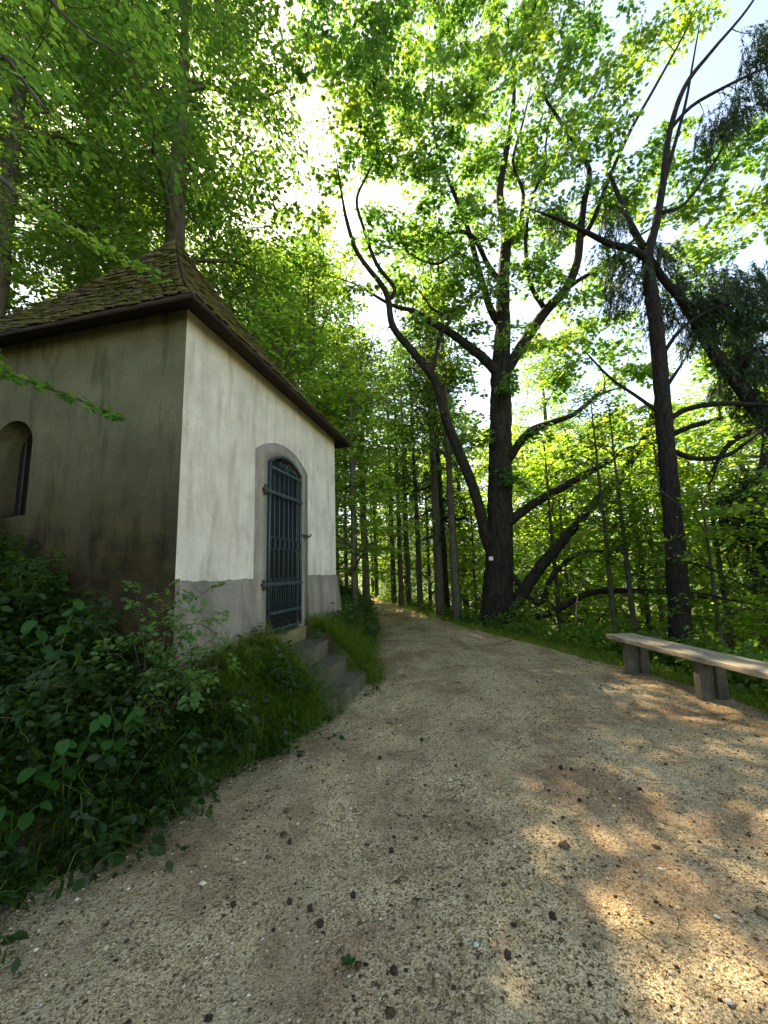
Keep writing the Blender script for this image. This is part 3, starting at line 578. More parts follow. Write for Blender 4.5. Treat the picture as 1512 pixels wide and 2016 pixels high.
# ---------------------------------------------------------------- measured trees: (x, y, z, radius) along each limb; blobs are leaf masses
T1 = {'trunk':[(2.98,11.3,-0.15,0.5),(3.02,11.3,0.27,0.43),(3.18,11.3,1.72,0.37),(3.3,11.3,3.15,0.34),(3.42,11.3,4.64,0.32),(3.55,11.3,6.19,0.3),(3.63,11.3,7.31,0.28),(3.84,11.4,8.86,0.22),(3.98,11.5,10.32,0.19),(4.24,11.6,12.22,0.15),(4.19,11.7,13.85,0.12),(4.65,11.8,15.95,0.09),(5.07,11.9,18.17,0.06),(5.13,12.0,21.46,0.035)],'limbs':[[(3.0,11.2,1.72,0.13),(2.8,11.1,2.28,0.155),(2.67,11.0,2.98,0.15),(2.45,10.9,3.83,0.145),(2.14,10.8,4.68,0.14),(1.83,10.7,5.54,0.135),(1.66,10.6,6.33,0.13),(1.45,10.5,6.84,0.125),(0.93,10.4,7.5,0.11),(0.4,10.2,8.15,0.095),(0.3,10.1,8.85,0.085),(0.13,10.0,9.25,0.075),(-0.49,9.8,10.06,0.06),(-0.76,9.7,10.92,0.05),(-0.9,9.6,11.77,0.04),(-1.02,9.5,12.8,0.03),(-1.2,9.5,13.97,0.018)],[(0.3,10.1,8.85,0.06),(0.47,10.0,9.17,0.06),(0.01,9.9,9.82,0.055),(-0.32,9.8,10.84,0.045),(-0.5,9.8,11.73,0.04),(-0.23,9.8,12.46,0.032),(0.11,9.9,13.4,0.025),(0.04,9.9,14.62,0.015)],[(1.45,10.5,6.84,0.07),(1.62,10.5,7.57,0.06),(1.75,10.6,8.09,0.055),(2.04,10.6,8.55,0.045),(1.57,10.5,8.85,0.035),(1.37,10.4,9.07,0.03),(0.84,10.3,9.81,0.02)],[(3.51,11.2,7.18,0.15),(3.03,11.1,7.68,0.14),(2.61,11.0,7.99,0.13),(2.09,10.9,8.36,0.11),(1.51,10.8,8.67,0.095),(1.05,10.7,8.94,0.07),(0.39,10.7,9.16,0.05),(-0.63,10.7,9.85,0.03),(-1.53,10.7,10.21,0.018)],[(3.64,11.2,7.02,0.17),(4.34,11.2,8.13,0.155),(5.07,11.1,9.09,0.145),(5.65,11.0,9.67,0.135),(6.04,10.9,10.46,0.12),(6.17,10.8,11.23,0.11),(6.36,10.7,12.35,0.09),(6.64,10.7,13.5,0.075),(6.14,10.7,14.81,0.06),(5.47,10.8,16.69,0.045),(5.31,10.8,18.61,0.03),(5.36,10.8,20.28,0.02)],[(6.17,10.8,11.23,0.075),(6.46,10.6,11.54,0.07),(6.96,10.3,12.77,0.06),(7.6,10.1,14.08,0.05),(8.48,10.0,15.53,0.04),(9.37,9.9,17.01,0.03),(10.1,9.8,18.33,0.02)],[(3.24,11.2,2.56,0.16),(4.15,11.0,3.19,0.12),(4.8,10.8,3.55,0.11),(5.43,10.6,3.87,0.1),(6.05,10.4,4.23,0.095),(6.64,10.2,4.5,0.085),(7.19,10.0,4.61,0.075),(7.86,9.8,4.87,0.07),(8.62,9.6,5.03,0.045),(9.37,9.4,5.32,0.025)],[(3.13,11.2,0.05,0.2),(3.67,11.0,0.81,0.165),(4.13,10.8,1.47,0.15),(4.87,10.6,2.31,0.125),(5.52,10.4,3.08,0.115),(6.07,10.2,3.63,0.105),(6.55,10.1,4.26,0.09),(6.92,10.0,4.9,0.095),(7.27,9.9,5.75,0.07),(7.83,9.8,6.52,0.045),(8.42,9.7,7.44,0.025)],[(3.23,11.1,0.02,0.09),(3.72,10.9,0.12,0.085),(4.15,10.6,0.27,0.08),(4.56,10.3,0.53,0.075),(4.94,10.0,0.79,0.07),(5.47,9.6,0.85,0.06),(6.14,9.2,0.82,0.05),(6.81,8.9,0.7,0.04),(7.83,8.6,0.58,0.025)],[(3.61,11.2,4.53,0.13),(4.18,11.0,5.25,0.11),(4.81,10.9,5.49,0.09),(5.44,10.8,5.69,0.07),(6.13,10.8,6.2,0.05),(6.96,10.8,6.48,0.03)],[(3.74,11.4,8.87,0.12),(3.45,11.4,9.56,0.11),(3.19,11.4,10.98,0.09),(2.9,11.3,12.35,0.075),(2.5,11.2,13.52,0.06),(2.07,11.1,14.98,0.045),(2.0,11.1,16.94,0.03),(2.19,11.1,19.2,0.018)],[(5.07,11.1,9.09,0.08),(4.73,11.2,10.06,0.07),(4.73,11.3,11.56,0.06),(5.01,11.3,13.02,0.05),(5.59,11.4,14.44,0.04),(6.02,11.4,16.4,0.03),(7.36,11.4,18.63,0.018)],[(3.94,11.5,10.32,0.1),(3.51,11.4,10.97,0.08),(3.11,11.2,11.7,0.07),(2.6,11.0,11.8,0.06),(2.01,10.8,11.54,0.045),(1.39,10.6,11.72,0.025)],[(4.05,11.5,11.4,0.09),(4.65,11.6,12.39,0.075),(4.97,11.7,13.82,0.06),(4.76,11.8,15.13,0.05),(5.24,11.8,16.75,0.035),(5.76,11.8,18.65,0.02)],[(5.65,11.0,9.67,0.07),(6.34,11.1,10.19,0.06),(7.22,11.2,10.67,0.05),(8.19,11.3,11.62,0.04),(9.06,11.3,12.14,0.02)],[(3.19,11.4,10.98,0.06),(2.55,11.3,11.27,0.05),(1.88,11.2,10.86,0.04),(1.16,11.0,10.97,0.03),(0.62,10.9,11.34,0.018)],[(3.44,11.1,1.29,0.07),(3.98,10.8,0.49,0.07),(4.37,10.6,1.27,0.065),(4.99,10.4,1.77,0.05),(5.54,10.2,1.8,0.035),(6.32,10.0,1.83,0.02)]],'blobs':[(-0.73,10.0,18.12,1.2),(0.48,10.0,16.93,1.3),(1.95,11.0,19.69,1.3),(3.65,11.5,20.45,1.3),(-0.58,9.6,15.64,1.1),(0.57,10.0,14.91,1.2),(2.33,11.0,17.19,1.3),(4.41,12.0,19.22,1.2),(5.72,11.0,19.54,1.2),(5.89,10.5,16.34,1.1),(6.62,9.5,14.88,0.9),(8.08,10.0,17.22,0.9),(9.96,10.0,18.5,0.9),(-0.47,9.6,14.07,0.9),(0.08,10.0,13.53,0.8),(1.3,10.5,13.55,1.1),(2.66,11.0,14.08,1.2),(4.7,12.0,15.78,1.3),(5.59,11.0,14.35,1),(6.58,10.0,13.47,0.9),(7.77,9.5,12.65,0.8),(7.14,10.0,11.92,1),(6.19,11.0,12.3,1),(4.94,11.5,12.29,1.1),(3.16,11.0,11.87,1.1),(1.67,10.5,11.44,1.0),(0.47,10.5,11.65,0.8),(0.9,11.0,10.38,0.9),(2.12,11.0,9.99,1),(3.18,10.5,9.4,0.9),(4.9,11.0,10.24,0.9),(6.59,11.0,10.18,0.9),(3.48,10.0,7.65,0.5),(5.83,12.0,9.02,1.1),(7.14,12.0,8.97,1),(7.77,12.0,7.38,1),(6.01,12.0,7.43,0.9),(2.46,12.0,7.55,0.7),(8.7,9.0,11.25,0.9),(9.78,9.0,12.28,0.8),(9.57,9.0,10.17,0.9),(9.39,10.0,10.54,1),(8.46,10.0,9.0,0.7),(9.38,11.0,7.13,0.9),(7.43,11.5,5.67,0.7),(6.56,12.0,5.07,0.6),(10.14,10.5,8.06,0.9),(7.93,9.5,10.73,0.7),(-1.34,9.6,12.6,0.45),(-1.29,10.6,10.46,0.5),(-1.67,10.0,18.55,0.7),(5.17,12.0,21.93,1.0),(7.4,11.0,19.27,0.8),(2.7,10.6,8.37,0.45),(4.6,10.8,7.64,0.5),(1.98,10.5,8.96,0.45),(1.07,10.3,8.23,0.35),(3.72,10.6,6.48,0.3),(5.96,10.6,8.9,0.6),(4.95,10.5,9.51,0.5),(2.83,10.9,4.99,0.22),(-0.59,10.0,9.3,0.35),(-1.39,9.8,11.2,0.35),(-0.14,9.8,10.36,0.3),(5.18,10.8,4.59,0.35),(4.25,10.8,5.21,0.3),(3.44,10.8,3.92,0.2),(-1.86,9.4,16.27,0.6),(-2.24,10.5,12.09,0.5),(-0.5,9.7,12.85,0.5),(0.45,8.5,15.91,0.9),(3.88,9.0,15.09,0.8),(2.26,9.0,13.34,0.8),(5.11,9.0,12.14,0.7)]}
T2 = {'trunk':[(4.85,7.0,-0.44,0.201),(4.91,7.0,0.09,0.176),(4.97,7.0,0.84,0.16),(5.04,7.0,1.88,0.148),(5.09,7.0,2.87,0.139),(5.15,7.0,4.1,0.131),(5.22,7.0,5.29,0.123),(5.25,7.0,6.33,0.115),(5.24,7.0,6.92,0.107),(5.29,7.0,7.41,0.09),(5.53,7.0,8.07,0.07),(5.79,7.0,8.99,0.061),(6.08,7.0,10.17,0.053),(6.55,7.0,11.28,0.045),(7.25,7.0,12.16,0.033),(8.15,7.0,13.2,0.025),(8.89,7.0,14.28,0.016)],'limbs':[[(5.28,7.0,7.3,0.075),(4.91,6.95,7.49,0.07),(4.5,6.9,7.57,0.06),(3.98,6.8,7.77,0.045),(3.52,6.8,8.04,0.035),(2.92,6.7,8.2,0.02)],[(5.21,7.0,5.19,0.04),(5.61,6.9,5.73,0.035),(6.15,6.8,6.05,0.03),(6.73,6.7,6.16,0.02)],[(5.14,7.0,3.95,0.055),(5.49,6.9,4.18,0.05),(6.05,6.8,4.23,0.045),(6.67,6.7,4.14,0.035),(7.17,6.6,4.06,0.02)],[(5.17,7.0,3.47,0.05),(5.62,7.0,3.29,0.045),(6.17,7.0,3.33,0.04),(6.58,7.0,3.57,0.03),(7.1,7.0,3.94,0.02)],[(5.05,7.0,4.2,0.035),(4.74,7.1,4.57,0.03),(4.37,7.2,4.99,0.025),(4.0,7.3,5.61,0.015)],[(6.05,7.0,10.18,0.04),(6.51,6.9,10.64,0.035),(7.2,6.8,10.97,0.03),(8.0,6.7,11.29,0.02)],[(5.64,7.0,8.3,0.04),(6.26,7.1,8.61,0.03),(6.99,7.2,9.53,0.025),(7.65,7.3,10.5,0.015)],[(5.79,7.0,8.93,0.04),(6.34,7.2,10.17,0.035),(6.89,7.4,11.44,0.03),(7.3,7.5,12.66,0.02),(7.77,7.6,14.1,0.012)],[(4.98,7.0,0.97,0.02),(5.37,6.9,0.92,0.016),(5.77,6.8,0.79,0.012),(6.19,6.7,0.74,0.008)],[(5.03,7.0,1.52,0.018),(5.52,6.9,1.33,0.014),(5.9,6.8,1.07,0.01),(6.35,6.7,0.82,0.007)],[(4.98,7.0,1.27,0.016),(4.59,7.1,1.19,0.012),(4.13,7.2,1.25,0.008)]],'blobs':[(4.99,7.2,6.92,0.5),(5.6,7.3,6.42,0.4),(6.36,7.0,6.4,0.45),(8.19,7.0,12.13,0.5),(7.85,7.0,10.73,0.4),(7.36,7.2,10.51,0.5),(4.6,7.0,7.99,0.35),(3.64,7.0,8.37,0.25),(6.97,7.0,6.59,0.4)]}
T3 = {'trunk':[(9.06,7.6,-0.66,0.26),(8.34,7.5,1.82,0.19),(7.81,7.4,3.07,0.16),(7.32,7.3,4.0,0.135),(6.69,7.2,4.94,0.11),(6.39,7.2,5.52,0.1),(5.91,7.1,6.43,0.08),(5.54,7.1,7.04,0.065),(5.09,7.1,8.19,0.06),(4.81,7.1,9.37,0.03)],'limbs':[[(6.69,7.2,4.94,0.06),(6.85,7.0,5.24,0.05),(7.18,6.9,5.37,0.03)],[(6.39,7.2,5.52,0.05),(6.94,7.4,6.12,0.04),(7.91,7.6,6.56,0.03)],[(7.32,7.3,4.0,0.07),(6.66,7.4,3.7,0.05),(6.27,7.5,3.14,0.03)],[(7.32,7.3,4.0,0.06),(6.82,7.2,2.86,0.05),(6.11,7.1,2.4,0.03)],[(8.34,7.5,1.82,0.06),(7.25,7.3,1.56,0.04),(6.29,7.2,1.85,0.02)]],'blobs':[(6.74,7.2,5.88,0.4),(7.18,7.1,6.12,0.5),(7.23,7.1,5.28,0.5),(6.78,7.3,4.99,0.4),(6.72,7.2,2.77,0.45),(6.37,7.3,2.42,0.4),(6.77,7.2,2.02,0.45),(7.69,7.2,6.83,0.5),(6.34,7.1,6.36,0.35),(5.99,7.2,6.89,0.35),(5.6,7.1,7.49,0.35),(4.9,7.1,7.51,0.3),(6.22,7.3,5.86,0.35),(7.26,7.3,4.35,0.4),(6.79,7.2,6.86,0.4),(6.65,7.3,1.3,0.35)]}
T4 = {'limbs':[[(-6.27,4.2,7.12,0.1),(-5.46,4.2,7.69,0.06),(-4.74,4.2,8.14,0.035),(-4.19,4.1,7.43,0.02),(-3.54,4.0,6.62,0.01)],[(-4.92,3.4,5.04,0.07),(-3.33,3.0,3.5,0.03),(-3.04,3.0,3.16,0.014),(-2.58,3.0,2.95,0.009),(-2.02,2.95,2.69,0.004)],[(-5.66,3.8,6.51,0.07),(-4.0,3.5,5.64,0.035),(-3.34,3.4,5.1,0.016),(-2.69,3.3,4.59,0.01),(-2.02,3.25,4.19,0.004)],[(-7.54,5.0,8.65,0.1),(-6.54,5.0,10.31,0.07),(-5.48,5.0,10.87,0.04),(-4.44,5.0,9.84,0.02),(-3.62,5.0,9.24,0.012)],[(-4.5,3.2,2.97,0.04),(-3.23,3.0,2.72,0.015),(-2.85,2.9,2.59,0.006)],[(-4.01,2.9,2.42,0.03),(-2.83,2.7,1.93,0.015),(-2.48,2.6,1.81,0.006)]],'blobs':[]}
CONES = [(-0.725, 2.028, 'dark fir cone left of the foreground seedling'), (-0.381, 2.013, 'dark fir cone above the foreground seedling'), (-0.324, 1.935, 'dark fir cone just below another near the seedling'), (-0.482, 2.058, 'small dark cone between two others in the foreground'), (0.648, 1.9, 'reddish dark cone alone right of the foreground centre'), (-0.58, 2.469, 'dark cone on the shaded gravel left of centre'), (-0.017, 2.389, 'dark cone in the middle of the shaded gravel'), (-0.092, 3.439, 'dark cone in the middle distance left of centre'), (1.155, 2.722, 'dark cone beside the sunlit hollow'), (1.214, 3.127, 'left cone of the two at the sunlit hollow'), (1.279, 3.109, 'right cone of the two at the sunlit hollow'), (-0.016, 1.72, 'dark cone lowest in the foreground right of the seedling'), (0.272, 3.809, 'tiny cone far up the shaded gravel'), (-0.196, 2.085, 'dark cone up and right of the seedling'), (0.413, 1.736, 'dark cone on the sunlit lower right gravel')]
PEBBLES = [(0.304, 1.784, 'palest round pebble in the foreground'), (2.692, 3.429, 'pale pebble on the sunlit gravel below the bench'), (1.095, 1.564, 'pale pebble in the lower right corner'), (-0.268, 2.781, 'pale pebble on the shaded gravel'), (1.341, 1.918, 'pale pebble at the right edge of the gravel')]
SEEDLING = (-0.192, 1.755)
# ---------------------------------------------------------------- foliage builders
LEAF = {  # template: across, along, up ; faces
 'beech': (np.array([(0,0,0),(.30,.30,.05),(.27,.68,.05),(0,1,-.06),(-.27,.68,.05),(-.30,.30,.05)]), [np.array([(0,1,2,3),(0,3,4,5)])]),
 'maple': (np.array([(0,0,0),(.44,.18,.04),(.30,.42,.05),(.52,.62,0),(.16,.66,.03),(0,1,-.08),(-.16,.66,.03),(-.52,.62,0),(-.30,.42,.05),(-.44,.18,.04)]), [np.array([(0,1,2,4),(0,6,8,9)]), np.array([(2,3,4),(4,5,6),(6,7,8),(0,4,6)])]),
 'needle': (np.array([(0,0,0),(.09,.35,.03),(0,1,0),(-.09,.35,.03)]), [np.array([(0,1,2,3)])]),
 'small': (np.array([(0,0,0),(.33,.45,.05),(0,1,-.04),(-.33,.45,.05)]), [np.array([(0,1,2),(0,2,3)])]),
}
def put_leaves(mb, pos, dirn, nor, length, kind, wscale=1.0):
    T, faces = LEAF[kind]; n = len(pos); k = len(T)
    y = nrm(dirn); x = nrm(np.cross(y, nor)); z = np.cross(x, y); ln = np.broadcast_to(np.asarray(length, float), (n,))[:, None, None]
    V = pos[:, None, :] + ln*(T[None, :, 0:1]*wscale*x[:, None, :] + T[None, :, 1:2]*y[:, None, :] + T[None, :, 2:3]*z[:, None, :])
    off = (np.arange(n)*k)[:, None, None]
    mb.add(V.reshape(-1, 3), *[(f[None]+off).reshape(-1, f.shape[1]) for f in faces])
UP = np.array([0, 0, 1.0])
def sprays(mb, rng, C, Dn, k, L, W, leaf, kind='beech', droop=.12, thick=.06, tilt=.45, flat=.35):
    """flat sprays of k leaves each, growing along Dn from the centres C"""
    C = np.asarray(C); n = len(C); Dn = np.asarray(Dn, float).copy(); Dn[:, 2] *= flat; t = nrm(Dn); s = nrm(np.cross(t, UP)); up = np.cross(s, t)
    u_ = rng.random((n, k)); sg = np.sign(rng.random((n, k))-.5); v = sg*np.abs(rng.normal(0, .55, (n, k)))*(1-.55*u_)
    Ls = L*rng.uniform(.7, 1.3, (n, 1)); Ws = W*rng.uniform(.7, 1.3, (n, 1))
    pos = C[:, None]+t[:, None]*((u_-.45)*Ls)[..., None]+s[:, None]*(v*Ws)[..., None]
    pos = pos + up[:, None]*(rng.normal(0, thick, (n, k)) - droop*(np.maximum(u_-.3, 0)**2*1.5+v*v*.6))[..., None]
    ld = t[:, None]*rng.uniform(.2, 1, (n, k, 1)) + s[:, None]*(sg*rng.uniform(.3, 1, (n, k)))[..., None] - UP*rng.uniform(-.05, .55, (n, k, 1))
    nn = up[:, None]*1.0 + rng.normal(0, tilt, (n, k, 3))
    put_leaves(mb, pos.reshape(-1, 3), ld.reshape(-1, 3), nn.reshape(-1, 3), (leaf*rng.uniform(.4, 1.35, (n, k))).ravel(), kind)
def spray_twigs(mb, rng, C, Dn, L, W, flat=.35):
    Dn = np.asarray(Dn, float).copy(); Dn[:, 2] *= flat; t = nrm(Dn); s = nrm(np.cross(t, UP))
    for c, a, b in zip(np.asarray(C), t, s):
        p = c+a*L*.45-UP*.06*L; mb.tube([c-a*L*.1, c+a*L*.2, p], [.006, .004, .0015], 3, False)
        for sg in (-1, 1):
            q = c+a*L*rng.uniform(-.1, .2); mb.tube([q, q+(b*sg+a*.5)*W*.6], [.004, .0015], 3, False)
def grow(rng, skel, centres, rmax=.05, bend=.18, sides=4, mb=None, updir=.35):
    """join every spray centre to the nearest wood already there; returns directions"""
    S = np.asarray(skel, float)[:, :3]; SR = np.asarray(skel, float)[:, 3]
    pts = np.zeros((len(S)+len(centres)*5, 3)); rad = np.zeros(len(pts)); m_ = len(S); pts[:m_] = S; rad[:m_] = SR
    d0 = np.array([np.min(np.linalg.norm(S-c, axis=1)) for c in centres]); dirs = np.zeros((len(centres), 3))
    for i in np.argsort(d0):
        c = centres[i]; dv = c-pts[:m_]; dist = np.linalg.norm(dv, axis=1)
        cost = dist + updir*np.maximum(0, -dv[:, 2]) + .002/np.maximum(rad[:m_], .006)
        j = int(np.argmin(cost)); a = pts[j]; ln = dist[j]+1e-6
        r_a = min(rad[j]*.8, rmax, .006+.014*ln); tt_ = np.linspace(0, 1, 5)
        off = rng.normal(0, bend*ln*.5, 3); off[2] += bend*.5*ln
        pl = a+(c-a)*tt_[:, None]+off*np.sin(np.pi*tt_)[:, None]; rl = r_a+(max(.003, r_a*.3)-r_a)*tt_
        if mb is not None: mb.tube(pl, rl, sides if r_a > .015 else 3, cap=False)
        pts[m_:m_+4] = pl[1:]; rad[m_:m_+4] = rl[1:]; m_ += 4
        dirs[i] = pl[4]-pl[2] + 1e-4
    return dirs
def blob_points(rng, blobs, dens, base):
    out = []
    for x, y, z, r in blobs:
        k = max(3, int(dens*r**2.2)); p = rng.normal(0, 1, (k, 3)); p = nrm(p)*(rng.random((k, 1))**.45)*r; p[:, 2] *= .75
        out.append(p+np.array([x, y, z])-base)
    return np.concatenate(out)
def limb_obj(pts, base, mat, parent, name='limb', sides=9, sub=4, wob=.05, seed=0):
    P = np.asarray(pts, float).copy(); P[:, :3] -= base; S = smooth_line(P, sub); k9 = max(2, len(S)//5); S[-k9:, 3] *= np.linspace(1, .3, k9); mb = MB()
    mb.tube(S, S[:, 3], sides, True, wob, np.random.default_rng(seed)); mb.build(name, mat, parent, True); return S
def root_flare(S):
    S = S.copy(); z0 = S[0, 2]; h = S[:, 2]-z0; S[:, 3] *= 1+.45*np.exp(-np.maximum(h, 0)/.22); return S

def hero_tree(name, label, T, barkname, leafname, leafkind, dens, k, leaf, L, W, seed, cat='tree', group=None, needles=False, extra_skel=()):
    rng = np.random.default_rng(seed); base = np.array(T['trunk'][0][:3]); base[2] = tz(base[0], base[1])-.05
    t = thing(name, label, cat, tuple(base), 0, group); mat = M[barkname]
    tr = [tuple(p) for p in T['trunk']]; tr[0] = (tr[0][0], tr[0][1], min(tr[0][2], base[2]-.1), tr[0][3])
    P = np.asarray(tr, float).copy(); P[:, :3] -= base; S = root_flare(smooth_line(P, 9)); mb = MB(); mb.tube(S, S[:, 3], 30, True, .075, rng); mb.build('trunk', mat, t, True)
    sk = [S[len(S)//3:]]
    for i, l in enumerate(T['limbs']): 
        s = limb_obj(l, base, mat, t, seed=seed*50+i, sides=10 if l[0][3] > .08 else 7); sk.append(s[len(s)//3:])
    sk = np.concatenate(sk)
    C = blob_points(rng, T['blobs'], dens, base); bm = MB(); dirs = grow(rng, sk, C, mb=bm)
    if not needles: spray_twigs(bm, rng, C, dirs, L, W)
    bm.build('branches', mat, t, True, 'stuff')
    lm = MB()
    if needles: needle_sprays(lm, rng, C, dirs, k, L, leaf)
    else: sprays(lm, rng, C, dirs, k, L, W, leaf, leafkind)
    lm.build('crown', M[leafname], t, kind='stuff'); return t
def needle_sprays(mb, rng, C, Dn, k, L, leaf):
    n = len(C); t = nrm(np.asarray(Dn)*np.array([1, 1, .3])-np.array([0, 0, .25])); s = nrm(np.cross(t, UP))
    m_ = 8; q = max(4, k//m_); a = rng.uniform(-.6, .5, (n, m_, 1)); sg = np.sign(rng.random((n, m_, 1))-.5)
    p0 = C[:, None]+t[:, None]*a*L
    td = nrm(t[:, None]*rng.uniform(.1, .9, (n, m_, 1))+s[:, None]*sg*rng.uniform(.1, .8, (n, m_, 1))-UP*rng.uniform(.2, 1.1, (n, m_, 1)))
    f = rng.random((n, m_, q, 1)); tl = L*rng.uniform(.35, .8, (n, m_, 1, 1))
    pos = p0[:, :, None]+td[:, :, None]*f*tl-UP*.15*f*f*tl
    ld = td[:, :, None]*.9+rng.normal(0, .42, (n, m_, q, 3))
    put_leaves(mb, pos.reshape(-1, 3), ld.reshape(-1, 3), rng.normal(0, 1, (n*m_*q, 3)), leaf*rng.uniform(.6, 1.3, n*m_*q), 'needle')

def gen_type(seed, h, cb, cr, tr, nspray, k, leaf, leafmat_, barkname, lean=.03, layers=0, L=.8, W=.38, kind='beech', needles=False, droop=.12, top=1.0, nlimb=12):
    """meshes of one kind of tree, base at the origin: trunk, branches, crown"""
    rng = np.random.default_rng(seed); zz = np.linspace(-.4, h*.96, 14); wob_ = np.cumsum(rng.normal(0, lean*h/14, (14, 2)), 0)*.5; wob_ -= wob_[0]
    rad = tr*(1-(np.maximum(zz, 0)/h))**.8+.012; S = smooth_line(np.column_stack([wob_, zz, rad]), 3); S = root_flare(S)
    mb = MB(); mb.tube(S, S[:, 3], 9, True, .05, rng); tm = mb.mesh('trunk', M[barkname], True)
    sk = [S[S[:, 2] > cb*.8]]; bm = MB()
    for i in range(nlimb):
        z = rng.uniform(cb, h*.85); f = (z-cb)/(h-cb); a = rng.uniform(0, 2*np.pi); j = np.argmin(abs(S[:, 2]-z)); p0 = S[j]
        ln = cr*(.55+.5*math.sin(math.pi*min(1, .25+.7*f)))*rng.uniform(.6, 1); rise = ln*rng.uniform(.15, .8) if not needles else -ln*.2
        t_ = np.linspace(0, 1, 6)[:, None]; d_ = np.array([math.cos(a), math.sin(a), 0]); pl = p0[:3]+d_*ln*t_+UP*rise*t_**(.7 if not needles else 1.2)+rng.normal(0, .06*ln, (6, 3))*t_
        rl = np.linspace(min(p0[3]*.5, .07), .012, 6); bm.tube(pl, rl, 5, False); sk.append(np.column_stack([pl, rl])[1:])
    sk = np.concatenate(sk); C = []
    while len(C) < nspray:
        f = rng.random()**.9; z = cb+f*(h-cb); env = (math.sin(math.pi*min(1, .18+.80*f))**.6 if not needles else (1-f)**.8+.06)
        a = rng.uniform(0, 2*np.pi); lump = .72+.5*vnoise(a*1.6+seed, z*.55+seed*3, seed)*2*.5
        rr_ = cr*env*lump*rng.random()**.38; 
        if layers: z = cb+round((z-cb)/layers)*layers+rng.normal(0, layers*.12)-.10*rr_
        if vnoise(a*3+7, z*.9, seed+9) < -.22: continue
        jj = np.argmin(abs(S[:, 2]-z)); C.append((S[jj, 0]+rr_*math.cos(a), S[jj, 1]+rr_*math.sin(a), z))
    C = np.array(C); dirs = grow(rng, sk, C, mb=bm); dirs = dirs*.6+nrm(C-np.column_stack([np.zeros((len(C), 2)), C[:, 2]]))*.5*np.linalg.norm(dirs, axis=1, keepdims=True)
    if not needles: spray_twigs(bm, rng, C, dirs, L, W)
    brm = bm.mesh('branches', M[barkname], True); lm = MB()
    if needles: needle_sprays(lm, rng, C, dirs, k, L, leaf)
    else: sprays(lm, rng, C, dirs, k, L, W, leaf, kind, droop)
    return tm, brm, lm.mesh('crown', M[leafmat_])
def plant_tree(name, typ, x, y, sc, rot, label, group, cat='tree', z=None, lean=(0, 0)):
    t = thing(name, label, cat, (x, y, (tz(x, y) if z is None else z)-.03), rot, group); t.scale = (sc[0], sc[0], sc[1]) if isinstance(sc, tuple) else (sc, sc, sc)
    t.rotation_euler = (lean[0], lean[1], rot)
    obj('trunk', typ[0], t); obj('branches', typ[1], t, kind='stuff'); obj('crown', typ[2], t, kind='stuff'); return t

# ---------------------------------------------------------------- hero trees
hero_tree('maple_tree', 'massive old maple with dark mossy trunk and many crooked limbs at the path edge', T1, 'bark_big', 'maple', 'maple', 15, 66, .125, .8, .38, 21)
hero_tree('larch_tree', 'tall dark straight trunk standing right behind the bench with bare side branches', T2, 'bark_pine', 'needle', 'needle', 120, 176, .085, .55, .3, 22, needles=True)
hero_tree('leaning_spruce', 'dark spruce leaning in from the right edge across the bench tree', T3, 'bark_pine', 'needle', 'needle', 150, 176, .085, .55, .3, 23, needles=True)

# beech standing out of frame on the left; its low boughs hang into the picture
rng = np.random.default_rng(31); bx, by = -6.9, 3.9; bz = tz(bx, by)
near = thing('beech_tree', 'near beech whose leafy boughs hang into the upper left before the chapel roof', 'tree', (bx, by, bz))
base = np.array([bx, by, bz]); Tn = [(bx, by, bz-.3, .3), (bx+.1, by, bz+2, .24), (bx+.2, by+.1, bz+4, .2), (bx+.1, by+.2, bz+7, .15), (bx+.3, by+.3, bz+10, .06)]
S = limb_obj(Tn, base, M['bark_beech'], near, 'trunk', 12, seed=1)
lm = MB(); bm = MB()
for i, l in enumerate(T4['limbs'][:4]):
    src = S[np.argmin(abs(S[:, 2]-(l[0][2]-bz-.4)))]; l2 = [tuple(src[:3]+base)+(min(.12, l[0][3]*1.1),)] + l
    s = limb_obj(l2, base, M['bark_beech'], near, 'bough', 7, seed=3+i)
    if i in (1, 2):
        sm = smooth_line(s[s[:, 0]+bx > -3.6], 3); k = 46; j = rng.integers(2, len(sm), k); tg = nrm(np.gradient(sm[:, :3], axis=0))[j]; sd_ = nrm(np.cross(tg, UP))*np.sign(rng.random((k, 1))-.5)
        C = sm[j, :3]+(sd_*.8+tg*.5)*rng.uniform(.01, .13, (k, 1))*(1.05-j[:, None]/len(sm))**.4+rng.normal(0, .012, (k, 3))
        for a_, b_ in zip(sm[j, :3], C): bm.tube([a_, (a_+b_)/2+UP*.006, b_], [.0025, .002, .001], 3, False)
        sprays(lm, rng, C, sd_*.5+tg*.6, 8, .13, .05, .055, 'beech', .02, .012, .5); continue
    tip = s[-12:]
    k = (22, 20, 18, 34)[i]; sel = tip[rng.integers(0, len(tip), k)]
    spread = (.5, .07, .09, .9)[i]; C = sel[:, :3]+rng.normal(0, spread, (k, 3))*np.array([1, 1, .35 if i in (1, 2) else .8])
    dr_ = grow(rng, tip, C, .01, mb=bm, sides=3); dr_ = dr_*.4+nrm(tip[-1, :3]-tip[0, :3])*.2
    sprays(lm, rng, C, dr_, (22, 12, 12, 34)[i], (.5, .2, .22, .7)[i], (.3, .09, .10, .4)[i], (.11, .06, .07, .12)[i], 'beech', .10, .03, .4)
bm.build('twigs', M['twig'], near, True, 'stuff'); lm.build('crown', M['beech'], near, kind='stuff')

